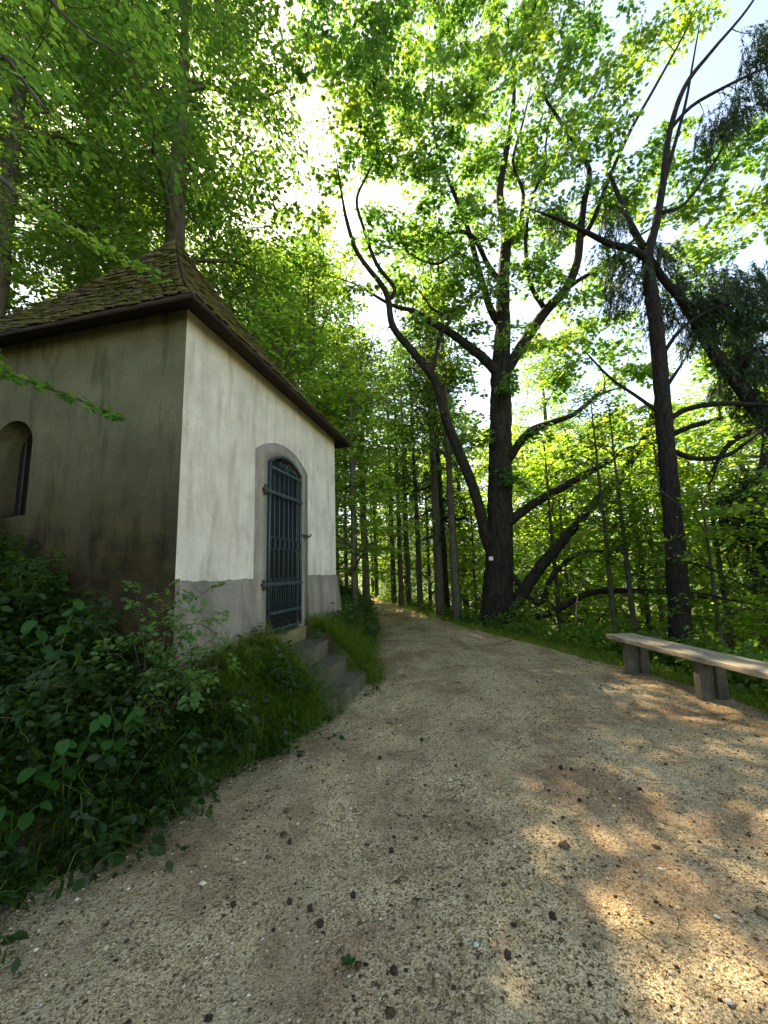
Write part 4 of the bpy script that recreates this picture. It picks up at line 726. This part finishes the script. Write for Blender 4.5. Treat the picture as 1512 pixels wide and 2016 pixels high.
# ---------------------------------------------------------------- the wood around
TY = {
 'B1': gen_type(41, 15, 3.0, 3.6, .26, 480, 42, .115, 'beech', 'bark_beech', L=1.0, W=.5),
 'B2': gen_type(42, 13, 2.2, 3.3, .20, 400, 42, .115, 'beech', 'bark_beech', L=1.0, W=.5),
 'B3': gen_type(43, 15, 4.0, 3.8, .30, 560, 62, .108, 'beech_dark', 'bark_beech', L=1.0, W=.5),
 'B4': gen_type(49, 10, 3.2, 2.7, .14, 210, 40, .11, 'beech', 'bark_beech', L=.8, W=.38),
 'P1': gen_type(44, 13, 5.5, 1.6, .13, 115, 30, .125, 'beech', 'bark_beech', L=.9, W=.45, lean=.02),
 'P2': gen_type(45, 12, 4.5, 1.6, .11, 115, 30, .125, 'beech', 'bark_beech', L=.9, W=.45, lean=.02),
 'Y1': gen_type(46, 6.0, .9, 1.9, .06, 140, 26, .115, 'beech_light', 'bark_beech', L=.8, W=.4, layers=.55, nlimb=9),
 'Y2': gen_type(47, 5.0, .5, 1.7, .05, 130, 26, .105, 'beech_light', 'bark_beech', L=.75, W=.4, layers=.5, nlimb=9),
 'S1': gen_type(48, 13, 3.0, 1.8, .2, 260, 88, .13, 'needle', 'bark_pine', L=.9, needles=True, lean=.01, nlimb=26),
}
HILL = 'trees on the slope above the chapel'; ROW = 'slender trees lining the far path'; SLOPE = 'young trees on the slope below the path'
for nm, ty, x, y, sc, rot, lab, grp in [
 ('beech_tree','B3',-5.8,10.4,1.28,.4,'dark leafy beech rising directly behind the chapel roof peak',HILL),
 ('beech_tree','B1',-9.0,8.6,.95,1.9,'broad beech filling the upper left behind the roof',HILL),
 ('beech_tree','B3',-11.5,5.6,.9,3.1,'deep green beech at the far left above the side wall',HILL),
 ('beech_tree','B2',-3.6,13.8,.6,2.2,'mid green beech between roof peak and the sky gap',HILL),
 ('beech_tree','B1',-8.2,14.0,1.05,5.0,'taller beech further up behind the roof',HILL),
 ('beech_tree','B2',-13.5,11.0,1.1,.9,'distant beech high on the slope at the left edge',HILL),
 ('beech_tree','B2',-3.6,20.5,.6,4.1,'lighter beech deep in the wood left of the path bend',HILL),
 ('beech_tree','B4',-4.6,17.2,1.25,2.7,'beech below the sky gap beside the roof edge',HILL),
 ('beech_tree','B4',-2.9,23.5,1.6,3.6,'tall beech closing the gap right of the chapel eaves',HILL),
 ('beech_tree','B4',-6.6,22.0,1.8,.3,'tall pale beech deep in the wood above the roof edge',HILL),
 ('beech_tree','B3',-9.2,11.4,1.15,4.4,'dense beech filling the sky left of the roof peak',HILL),
 ('beech_tree','B4',-4.9,15.0,1.2,5.5,'beech standing at the left rim of the sky gap',HILL),
 ('beech_tree','B4',-2.1,11.6,1.0,.8,'slim airy beech just behind the right end of the chapel roof',HILL),
 ('beech_tree','B4',-4.2,12.6,1.05,2.9,'airy beech between the roof peak and the right eaves',HILL),
 ('beech_tree','B4',-.7,14.6,1.0,4.6,'airy beech leaning over the path bend',HILL),
 ('beech_tree','B2',0.2,34.0,1.1,.8,'distant beech at the very end of the path',ROW),
 ('beech_tree','B2',4.2,32.0,1.2,2.0,'distant beech right of the path end',ROW),
 ('beech_tree','B2',8.5,29.0,1.3,3.1,'distant beech seen through the maple limbs',SLOPE),
 ('beech_tree','B1',-8.5,33.0,1.0,4.2,'distant beech left of the path end',ROW),
 ('beech_tree','B2',14.5,26.0,1.4,5.3,'distant beech far down the slope behind the bench tree',SLOPE),
 ('beech_tree','B2',20.0,20.0,1.4,1.0,'distant beech far down the slope at the right edge',SLOPE),
 ('beech_tree','B2',18.5,12.5,1.3,2.2,'beech beyond the right frame edge thicket',SLOPE),
 ('young_beech','Y1',2.4,22.5,1.6,.7,'sunlit sapling between the far pole trunks',ROW),
 ('young_beech','Y2',-.9,26.0,1.8,1.7,'sunlit sapling at the path end left side',ROW),
 ('young_beech','Y1',1.2,25.5,1.7,2.8,'sunlit sapling straight ahead at the path end',ROW),
 ('young_beech','Y2',3.3,18.6,1.6,3.6,'sapling low between the spruce and the maple',ROW),
 ('young_beech','Y1',5.6,19.0,1.8,4.4,'sapling behind the maple seen under its limbs',SLOPE),
 ('young_beech','Y2',8.0,17.5,2.0,5.1,'broad sapling filling the gap under the long maple limb',SLOPE),
 ('young_beech','Y1',11.0,15.5,2.0,.2,'broad sapling lower down behind the thin stems',SLOPE),
 ('young_beech','Y2',14.0,12.0,2.0,1.5,'broad sapling behind the right part of the bench',SLOPE),
 ('beech_tree','B4',-3.5,18.6,1.7,1.4,'tall thin-crowned beech reaching into the sky gap',HILL),
 ('beech_tree','B1',-12.5,17.5,1.1,1.2,'hazy tall beech far up the wooded slope',HILL),
 ('young_beech','Y1',-.75,9.6,1.0,.3,'bushy young beech crowding the right corner of the chapel',HILL),
 ('young_beech','Y2',-1.5,10.9,1.25,2.3,'leafy young beech behind the right end of the eaves',HILL),
 ('young_beech','Y1',-2.7,9.9,1.15,4.0,'young beech rising behind the eaves of the front wall',HILL),
 ('young_beech','Y2',-1.3,13.6,1.1,5.2,'layered young beech where the path bends away',HILL),
 ('young_beech','Y1',-2.4,16.6,1.15,1.0,'pale young beech beyond the path bend',HILL),
 ('pole_beech','P1',-1.6,21.5,1.0,.5,'thin trunk furthest left among the far poles',ROW),
 ('pole_beech','P2',-.55,23.0,1.0,1.5,'thin trunk second from left among the far poles',ROW),
 ('pole_beech','P1',.35,19.0,.95,2.5,'slim pole tree left of the paired poles',ROW),
 ('pole_beech','P2',.62,17.4,1.0,3.5,'left one of the paired pole trees beyond the bend',ROW),
 ('pole_beech','P1',.95,17.6,.9,4.4,'right one of the paired pole trees beyond the bend',ROW),
 ('pole_beech','P2',1.30,16.0,1.0,5.3,'slim straight tree right of the paired poles',ROW),
 ('pole_beech','P1',1.72,13.2,1.1,.9,'brown straight trunk left of the dark spruce',ROW),
 ('pole_beech','P2',2.05,12.1,1.05,3.0,'straight pole close beside the old maple',ROW),
 ('spruce_tree','S1',1.95,13.9,.95,1.0,'dark drooping spruce left of the old maple',ROW),
 ('spruce_tree','S1',3.4,19.5,.8,2.6,'spruce half hidden behind the old maple',ROW),
 ('pole_beech','P1',3.0,21.5,1.0,1.1,'pole tree in the gap left of the maple trunk',ROW),
 ('beech_tree','B2',1.4,27.0,1.0,.2,'sunlit beech closing the view along the path',ROW),
 ('beech_tree','B1',-6.0,27.0,.8,1.4,'sunlit beech left of the path end',ROW),
 ('beech_tree','B2',4.8,25.0,1.1,3.3,'bright beech far behind the maple trunk',ROW),
 ('beech_tree','B1',9.0,21.0,1.15,5.1,'large beech down the slope right of the maple',SLOPE),
 ('beech_tree','B2',14.0,18.0,1.15,.7,'large beech down the slope at the right edge',SLOPE),
 ('beech_tree','B1',7.6,16.0,.7,2.1,'beech just below the maple with crown at eye level',SLOPE),
 ('beech_tree','B2',11.5,12.5,.95,3.9,'beech behind the bench tree on the falling slope',SLOPE),
 ('young_beech','Y1',5.0,12.0,1.15,.6,'layered sapling right of the maple base',SLOPE),
 ('young_beech','Y2',6.4,10.2,1.25,1.7,'layered sapling between maple and bench',SLOPE),
 ('young_beech','Y1',7.8,11.8,1.3,2.9,'tall layered sapling further down between maple and bench',SLOPE),
 ('young_beech','Y2',6.6,8.0,1.1,4.2,'leafy sapling left of the bench tree',SLOPE),
 ('young_beech','Y1',8.4,8.2,1.3,5.5,'leafy sapling behind the bench tree',SLOPE),
 ('young_beech','Y2',7.6,6.2,1.1,.9,'bright sapling behind the right end of the bench',SLOPE),
 ('young_beech','Y1',9.6,6.0,1.3,2.2,'larger sapling at the right edge behind the bench',SLOPE),
 ('young_beech','Y2',10.5,9.6,1.5,3.4,'broad sapling deep in the thicket at right',SLOPE),
 ('young_beech','Y1',4.4,14.4,1.2,4.9,'sapling behind the maple trunk',SLOPE),
 ('young_beech','Y2',3.4,15.6,1.1,.2,'sapling in shade left of the maple trunk',SLOPE),
 ('young_beech','Y1',12.5,7.5,1.6,1.3,'tall sapling at the extreme right edge',SLOPE),
 ('young_beech','Y1',9.0,14.5,1.6,.1,'sapling deep in the thicket below the maple limbs',SLOPE),
 ('young_beech','Y2',12.0,11.5,1.8,1.9,'wide sapling far down the slope behind the bench tree',SLOPE),
 ('young_beech','Y1',6.0,13.6,1.3,3.0,'sapling under the low limbs of the maple',SLOPE),
 ('young_beech','Y2',5.6,7.0,.75,5.9,'short bright sapling just behind the bench left of its tree',SLOPE),
 ('young_beech','Y1',6.3,5.4,.8,2.4,'short sapling right of the bench tree',SLOPE),
 ('young_beech','Y2',8.6,4.6,1.2,3.8,'sapling cut off by the right frame edge',SLOPE),
 ('pole_beech','P2',5.05,9.2,.55,2.0,'thin dark stem left of the bench end',SLOPE),
 ('pole_beech','P1',5.35,9.0,.5,3.7,'thin dark stem just behind the bench end',SLOPE),
 ('pole_beech','P2',6.6,9.4,.6,5.0,'thin stem between bench end and bench tree',SLOPE),
 ('pole_beech','P1',7.3,7.4,.6,.4,'thin stem right of the bench tree',SLOPE),
]: plant_tree(nm, TY[ty], x, y, sc, rot, lab, grp)

# ---------------------------------------------------------------- undergrowth
def blades(mb, rng, x, y, z, h, w, bend):
    """grass blades, three segments"""
    n = len(x); a = rng.uniform(0, 2*np.pi, n); d = np.stack([np.cos(a), np.sin(a), np.zeros(n)], -1); s = np.stack([-np.sin(a), np.cos(a), np.zeros(n)], -1)
    P0 = np.stack([x, y, z-.02], -1); h = h[:, None]; b = bend[:, None]*h; w = w[:, None]
    P1 = P0+UP*h*.5+d*b*.22; P2 = P0+UP*h*(.86-.18*bend[:, None])+d*b*.6; P3 = P0+UP*h*(1-.45*bend[:, None])+d*b*1.1
    V = np.stack([P0-s*w, P0+s*w, P1-s*w*.9, P1+s*w*.9, P2-s*w*.6, P2+s*w*.6, P3], 1); off = (np.arange(n)*7)[:, None, None]
    mb.add(V.reshape(-1, 3), (np.array([(0,1,3,2),(2,3,5,4)])[None]+off).reshape(-1, 4), (np.array([(4,5,6)])[None]+off).reshape(-1, 3))
def clear_of_chapel(x, y, front=.02):
    s, n = chapel_local(x, y)
    return ~((s > -1.48) & (s < 2.5) & (n < front) & (n > -3.9)) & ~((s > .06) & (s < 1.06) & (n > -.1) & (n < .98))
rng = np.random.default_rng(71)
# grass in tufts on the left bank
mb = MB(); tx, ty = [], []
nt = 4200; y = rng.uniform(1.2, 15, nt)*1.0; y = np.where(rng.random(nt) < .65, rng.uniform(1.3, 6, nt), y); dl = rng.gamma(1.5, .42, nt)-.05; x = XL(y)-dl
ok = clear_of_chapel(x, y) & (dl < 3); x, y, dl = x[ok], y[ok], dl[ok]; s_, n_l = chapel_local(x, y)
for i in range(len(x)):
    front = (s_[i] > -1.3) & (s_[i] < 3.5) & (n_l[i] > 0)
    if not front and rng.random() < .72: continue
    k = int(rng.integers(9, 24)); bx_ = x[i]+rng.normal(0, .05, k); by_ = y[i]+rng.normal(0, .05, k); hh = rng.uniform(.12, .30)*(1.35 if front else 1.3)
    okk = clear_of_chapel(bx_, by_); bx_, by_ = bx_[okk], by_[okk]; k = len(bx_)
    if k == 0: continue
    blades(mb, rng, bx_, by_, terrain(bx_, by_), hh*rng.uniform(.5, 1.2, k), rng.uniform(.002, .0046, k), rng.uniform(.3, 1.4, k))
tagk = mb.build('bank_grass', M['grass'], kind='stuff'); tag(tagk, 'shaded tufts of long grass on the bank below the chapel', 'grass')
# sunlit grass verge on the right of the path
mb = MB(); n = 2600; y = rng.uniform(0, 1, n)**1.3*26+2.2; dr = np.abs(rng.normal(.28, .42, n)); x = XR(y)+dr-.05
for i in range(n):
    k = int(rng.integers(8, 20)); bx_ = x[i]+rng.normal(0, .07, k); by_ = y[i]+rng.normal(0, .07, k)
    blades(mb, rng, bx_, by_, terrain(bx_, by_), rng.uniform(.05, .20)*rng.uniform(.5, 1.2, k)*(1+.012*y[i]), rng.uniform(.0018, .004, k)*(1+.03*y[i]), rng.uniform(.2, 1.2, k))
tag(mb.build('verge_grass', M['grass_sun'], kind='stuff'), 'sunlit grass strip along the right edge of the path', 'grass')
# leafy ground cover
def herbs(x, y, hmax, leaf, nl, mbx, rngx, kind='beech'):
    n = len(x); z = terrain(x, y); h = hmax*rngx.uniform(.25, 1, (n, 1)); k = nl
    f = rngx.uniform(.25, 1, (n, k)); ph = rngx.uniform(0, 2*np.pi, (n, k)); lx = rngx.normal(0, .35, (n, 2))
    rad_ = leaf*rngx.uniform(.3, 1.3, (n, k))
    pos = np.stack([x[:, None]+lx[:, :1]*h*f+np.cos(ph)*rad_, y[:, None]+lx[:, 1:]*h*f+np.sin(ph)*rad_, z[:, None]+h*f], -1)
    ld = np.stack([np.cos(ph), np.sin(ph), rngx.uniform(-.5, .2, (n, k))], -1)
    put_leaves(mbx, pos.reshape(-1, 3), ld.reshape(-1, 3), (UP+rngx.normal(0, .4, (n, k, 3))).reshape(-1, 3), (leaf*rngx.uniform(.5, 1.25, (n, k))).ravel(), kind, 1.25)
mb = MB(); n = 9000; y = np.where(rng.random(n) < .75, rng.uniform(.8, 5.2, n), rng.uniform(.8, 17, n)); dl = rng.gamma(1.6, .8, n)+.05; x = XL(y)-dl
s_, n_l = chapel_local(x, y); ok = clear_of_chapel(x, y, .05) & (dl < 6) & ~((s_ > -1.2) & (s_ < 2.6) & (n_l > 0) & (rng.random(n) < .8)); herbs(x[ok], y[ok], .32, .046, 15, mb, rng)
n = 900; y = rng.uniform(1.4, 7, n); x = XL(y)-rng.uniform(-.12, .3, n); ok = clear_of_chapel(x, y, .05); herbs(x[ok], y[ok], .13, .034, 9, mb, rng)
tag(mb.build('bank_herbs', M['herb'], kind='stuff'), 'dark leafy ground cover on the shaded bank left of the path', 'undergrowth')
mb = MB(); n = 3600; y = rng.uniform(0, 1, n)**1.2*24+2; x = XR(y)+.25+rng.gamma(1.5, 1.3, n); herbs(x, y, .55, .075, 11, mb, rng)
tag(mb.build('verge_herbs', M['beech'], kind='stuff'), 'light green leafy undergrowth on the slope below the path', 'undergrowth')

# ---- single plants on the bank
def big_leaf(L, W, rngx, curl=.12):
    """heart shaped leaf: rim of 12 points round a bent midrib"""
    a = [(0,0),(.22,-.06),(.42,.08),(.5,.32),(.44,.58),(.26,.84),(0,1.0),(-.26,.84),(-.44,.58),(-.5,.32),(-.42,.08),(-.22,-.06)]
    V = [(x*W, y*L, -curl*L*(y*y)-.25*abs(x)*W*(-1)*.35+rngx.uniform(-.004,.004)) for x, y in a] + [(0, L*.3, -.02*L-curl*L*.09), (0, L*.65, -.02*L-curl*L*.42)]
    F3 = [(12,0,1),(12,1,2),(12,2,3),(12,3,13),(3,4,13),(4,5,13),(5,6,13),(6,7,13),(7,8,13),(8,9,13),(12,13,9),(12,9,10),(12,10,11),(12,11,0)]
    return V, F3
LM = []
for q in range(4):
    V, F3 = big_leaf(.115, .095, np.random.default_rng(q)); LM.append(mesh_np('leaf', np.array(V), [np.array(F3)], M['broad'], True))
def broad_plant(label, x, y, stems, seed, sc=1.0, group='broad-leaved plants on the bank'):
    r_ = np.random.default_rng(seed); t = thing('broadleaf_plant', label, 'plant', (x, y, tz(x, y)-.02), 0, group)
    for (dx, dy, h, nl) in stems:
        P = np.array([(0,0,0,.005),(dx*.3,dy*.3,h*.5,.0045),(dx*.7,dy*.7,h*.85,.004),(dx,dy,h,.002)]); S = smooth_line(P, 5); mb = MB(); mb.tube(S, S[:, 3], 5); mb.build('stem', M['stem'], t, True)
        for q in range(nl):
            f = .35+.62*q/max(1, nl-1); p = S[int(f*(len(S)-1)), :3]; sgn = 1 if q % 2 else -1
            az = math.atan2(dy, dx)+sgn*r_.uniform(.7, 1.5) if q < nl-1 else math.atan2(dy, dx)
            o = obj('leaf', LM[int(r_.integers(4))], t, loc=tuple(p)); o.rotation_euler = (r_.uniform(-.75, -.25), r_.uniform(-.3, .3), az-math.pi/2); k = sc*r_.uniform(.75, 1.15); o.scale = (k, k, k)
    return t
broad_plant('plant with large round green leaves at the lower left edge of the bank', -1.82, 2.42, [(.16,-.25,.52,7),(.03,-.28,.40,6),(.28,-.12,.60,6)], 3, .72)
broad_plant('round-leaved plant leaning out over the gravel, right of the lower left one', -1.68, 2.62, [(.25,-.20,.62,8),(.10,-.22,.46,5)], 4, .7)
broad_plant('round-leaved plant low at the left frame edge', -1.95, 2.2, [(.10,-.15,.32,6),(.2,.0,.26,5)], 5, .66)
broad_plant('round-leaved plant high on the bank near the left frame edge', -2.2, 2.75, [(.2,-.1,.66,7),(.0,-.2,.55,6)], 6, .75)

def leafy_shrub(name, label, x, y, stems, seed, leafm, leaf, cat='shrub', group=None, barkm='stem', kspray=9, spread=.12):
    r_ = np.random.default_rng(seed); z = tz(x, y); t = thing(name, label, cat, (x, y, z-.03), 0, group); lm = MB(); sk = []
    for (dx, dy, h) in stems:
        P = np.array([(0,0,0,.005),(dx*.2+r_.normal(0,.02),dy*.2,h*.4,.0042),(dx*.55,dy*.55+r_.normal(0,.03),h*.78,.003),(dx,dy,h,.0015)]); S = smooth_line(P, 6); mb = MB(); mb.tube(S, S[:, 3], 5); mb.build('stem', M[barkm], t, True); sk.append(S[5:])
    sk = np.concatenate(sk); k = len(stems)*10; sel = sk[r_.integers(0, len(sk), k)]; C = sel[:, :3]+r_.normal(0, spread, (k, 3)); bm = MB(); dirs = grow(r_, sk, C, .004, mb=bm, sides=3); bm.build('twigs', M[barkm], t, True, 'stuff')
    sprays(lm, r_, C, dirs, kspray, .17, .06, leaf, 'beech', .02, .015, .5, .8); lm.build('leaves', M[leafm], t, kind='stuff'); return t
leafy_shrub('rose_shrub', 'wild rose shrub with small leaves against the left corner of the chapel', -1.62, 2.85, [(.05,.10,1.0),(.30,.10,.95),(.20,-.15,.72),(-.2,.05,.85),(.40,.2,.8),(.1,.15,1.15),(.45,.0,.6),(-.05,-.1,.95)], 11, 'rose', .043, kspray=20, barkm='twig', spread=.15)
i = 0
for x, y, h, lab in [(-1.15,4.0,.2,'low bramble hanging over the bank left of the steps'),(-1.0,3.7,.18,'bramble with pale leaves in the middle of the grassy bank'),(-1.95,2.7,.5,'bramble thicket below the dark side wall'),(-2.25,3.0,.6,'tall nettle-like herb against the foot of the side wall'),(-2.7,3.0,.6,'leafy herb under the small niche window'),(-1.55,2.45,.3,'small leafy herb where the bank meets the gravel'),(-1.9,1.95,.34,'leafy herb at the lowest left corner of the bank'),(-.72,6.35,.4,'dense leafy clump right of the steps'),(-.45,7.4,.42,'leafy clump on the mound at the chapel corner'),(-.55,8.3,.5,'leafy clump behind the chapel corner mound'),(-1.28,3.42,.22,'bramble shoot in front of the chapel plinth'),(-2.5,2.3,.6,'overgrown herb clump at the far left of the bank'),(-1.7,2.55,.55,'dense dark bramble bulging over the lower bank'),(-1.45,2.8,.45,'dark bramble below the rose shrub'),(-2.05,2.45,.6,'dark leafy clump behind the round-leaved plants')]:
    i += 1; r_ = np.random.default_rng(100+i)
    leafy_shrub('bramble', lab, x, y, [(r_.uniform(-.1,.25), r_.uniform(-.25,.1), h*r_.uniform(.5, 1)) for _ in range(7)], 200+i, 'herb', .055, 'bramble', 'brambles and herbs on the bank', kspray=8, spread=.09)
for x, y, h, lab in [(3.95,8.6,.7,'fresh green shrub in the verge between maple and bench'),(4.25,7.3,.6,'leafy shrub left of the bench end'),(4.35,6.4,.45,'low shrub under the bench by its first support'),(4.25,5.3,.5,'low shrub under the middle of the bench'),(4.3,4.6,.5,'low shrub behind the near bench support'),(3.3,10.0,.7,'leafy shrub at the foot of the old maple'),(4.6,9.6,.9,'taller shrub behind the verge right of the maple')]:
    i += 1; r_ = np.random.default_rng(100+i)
    leafy_shrub('verge_shrub', lab, x, y, [(r_.uniform(-.3,.3), r_.uniform(-.3,.3), h*r_.uniform(.5, 1)) for _ in range(9)], 300+i, 'beech', .085, 'shrub', 'shrubs along the verge', kspray=9, spread=.14)
# bare pale sapling
t = thing('dead_sapling', 'bare pale forked sapling standing in front of the thicket right of the maple', 'sapling', (4.05, 9.0, tz(4.05, 9.0)-.05))
for l in ([(0,0,0,.02),(.05,0,.8,.016),(.15,.0,1.3,.012)], [(.15,0,1.3,.011),(.3,0,1.6,.008),(.55,.05,1.85,.004)], [(.15,0,1.3,.011),(.05,0,1.6,.008),(-.1,.05,1.95,.004)], [(.3,0,1.6,.006),(.3,.1,1.85,.003)]):
    limb_obj(l, np.zeros(3), M['pale_twig'], t, 'stem', 6)
# plate nailed to the maple
mb = MB(); mb.box((-.055,-.004,-.05),(.055,.004,.05)); sg = mb.build('trail_plate', M['white_sign'], bevel=.002); sg.location = (2.83, 10.84, 1.72); sg.rotation_euler = (0, .05, -.35); tag(sg, 'small white plate fixed to the trunk of the old maple', 'sign')

# ---------------------------------------------------------------- loose stuff on the path
rng = np.random.default_rng(91)
ico = np.array([(0,0,1),(.9,0,.3),(.28,.85,.3),(-.72,.53,.3),(-.72,-.53,.3),(.28,-.85,.3),(0,0,-.6)]); icf = np.array([(0,1,2),(0,2,3),(0,3,4),(0,4,5),(0,5,1),(6,2,1),(6,3,2),(6,4,3),(6,5,4),(6,1,5)])
def stones(n, ylo, yhi, size, mb):
    y = ylo+(yhi-ylo)*rng.random(n)**1.7; t_ = rng.random(n); x = XL(y)+(XR(y)-XL(y))*t_; x = np.clip(x, -2.2-.8*y, 2.2+.8*y); z = path_z(x, y)
    s = size*rng.lognormal(0, .45, n); a = rng.uniform(0, 2*np.pi, n); c, sn = np.cos(a), np.sin(a)
    T_ = ico[None]*rng.uniform(.65, 1.35, (n, 7, 1))*s[:, None, None]; T_[..., 2] *= .6
    V = np.stack([T_[..., 0]*c[:, None]-T_[..., 1]*sn[:, None]+x[:, None], T_[..., 0]*sn[:, None]+T_[..., 1]*c[:, None]+y[:, None], T_[..., 2]+z[:, None]+.1*s[:, None]], -1)
    mb.add(V.reshape(-1, 3), (icf[None]+(np.arange(n)*7)[:, None, None]).reshape(-1, 3))
mb = MB(); stones(22000, 1.0, 6.5, .0042, mb); stones(3500, 1.0, 11, .008, mb)
tag(mb.build('gravel_stones', M['stone'], kind='stuff'), 'loose gravel stones scattered over the path surface', 'gravel')
mb = MB(); n = 16000; y = 1.2+13*rng.random(n)**1.4; pk = rng.choice(5, n, p=[.2, .2, .2, .25, .15]); t_ = np.array([.02, .98, .80, .56, .36])[pk]+rng.normal(0, 1, n)*np.array([.05, .06, .07, .035, .04])[pk]
t_ += .03*np.sin(y*2.1+pk); t_ = np.where(rng.random(n) < .12, rng.random(n), t_); t_ = np.where((pk > 1) & (vnoise(t_*9, y*1.4, 33) < .02), -9, t_); y = y[t_ > -.3]; t_ = t_[t_ > -.3]; n = len(y); x = XL(y)+(XR(y)-XL(y))*t_; z = np.maximum(path_z(x, y), terrain(x, y))+.004
a = rng.uniform(0, 2*np.pi, n); put_leaves(mb, np.stack([x, y, z], -1), np.stack([np.cos(a), np.sin(a), rng.uniform(-.1,.25,n)], -1), UP+rng.normal(0, .3, (n, 3)), rng.uniform(.006, .024, n)*(1+.05*y), 'small', rng.uniform(.5, 1.3))
tag(mb.build('leaf_litter', M['litter'], kind='stuff'), 'brown leaf crumbs and needles littering the path edges', 'leaf litter')
def cone_mesh(seed):
    r_ = np.random.default_rng(seed); mb = MB(); L_, W_ = .03, .013; V = []; F = []
    nr, ns = 8, 8
    for i in range(nr+1):
        f = i/nr; rad = W_*math.sin(math.pi*(.08+.88*f))**.7
        for j in range(ns): 
            a = 2*math.pi*(j+.5*(i % 2))/ns; q = rad*(1+(.22 if (i+j) % 2 else -.1)+r_.uniform(-.08,.08)); V.append((L_*(f-.5), q*math.cos(a), q*math.sin(a)))
    F = [(i*ns+j, i*ns+(j+1) % ns, i*ns+ns+(j+1) % ns, i*ns+ns+j) for i in range(nr) for j in range(ns)]
    mb.add(V, F); mb.F.setdefault(ns, []).extend([np.array([list(range(ns))[::-1]]), np.array([[nr*ns+j for j in range(ns)]])]); return mb.mesh('fir_cone', M['cone'])
CM = [cone_mesh(q) for q in range(3)]
for q, (x, y, lab) in enumerate(CONES):
    o = obj('fir_cone', CM[q % 3], loc=(x, y, float(path_z(np.array([x]), np.array([y]))[0])+.010)); o.rotation_euler = (0, 0, q*1.7); k = .8+.25*((q*7) % 5)/4; o.scale = (k, k, k)
    tag(o, lab, 'fir cone', 'dark fir cones on the gravel')
for q, (x, y, lab) in enumerate(PEBBLES):
    r_ = np.random.default_rng(q+400); V = ico*r_.uniform(.8, 1.2, (7, 1))*.016; V[:, 2] *= .6; mb = MB(); mb.add(V, icf)
    o = mb.build('pebble', M['pebble'], None, True); o.location = (x, y, float(path_z(np.array([x]), np.array([y]))[0])+.006); tag(o, lab, 'pebble', 'pale pebbles on the gravel')
# seedling sprouting from the gravel
x, y = SEEDLING; sdl = thing('seedling', 'small bright green seedling sprouting from the gravel in the foreground', 'seedling', (x, y, float(path_z(np.array([x]), np.array([y]))[0])))
mb = MB(); mb.tube([(0,0,-.01),(.002,0,.012),(.004,0,.02)], [.0015,.0013,.001], 5); mb.build('stem', M['stem'], sdl, True)
for q in range(5):
    a = q*1.256+.3; mb = MB(); put_leaves(mb, np.array([[.003,0,.012+.002*q]]), np.array([[math.cos(a), math.sin(a), .45]]), np.array([[0,0,1.0]]), .035, 'beech', 1.1); mb.build('leaf', M['herb'], sdl, True)

# dry twigs dropped on the gravel
mb = MB(); n = 260; y = 1.3+8*rng.random(n)**1.3; t_ = rng.random(n); x = XL(y)+(XR(y)-XL(y))*t_
for i in range(n):
    a = rng.uniform(0, 6.28); l = rng.uniform(.02, .11); z = float(path_z(x[i], y[i]))+.003; c_, s_ = math.cos(a), math.sin(a); k = rng.normal(0, .12)*l
    mb.tube([(x[i]-c_*l/2, y[i]-s_*l/2, z), (x[i]-s_*k, y[i]+c_*k, z+.004), (x[i]+c_*l/2, y[i]+s_*l/2, z)], [.0012, .0018, .0009], 4, False)
tag(mb.build('fallen_twigs', M['twig'], kind='stuff'), 'thin dry twigs strewn over the gravel path', 'twigs')
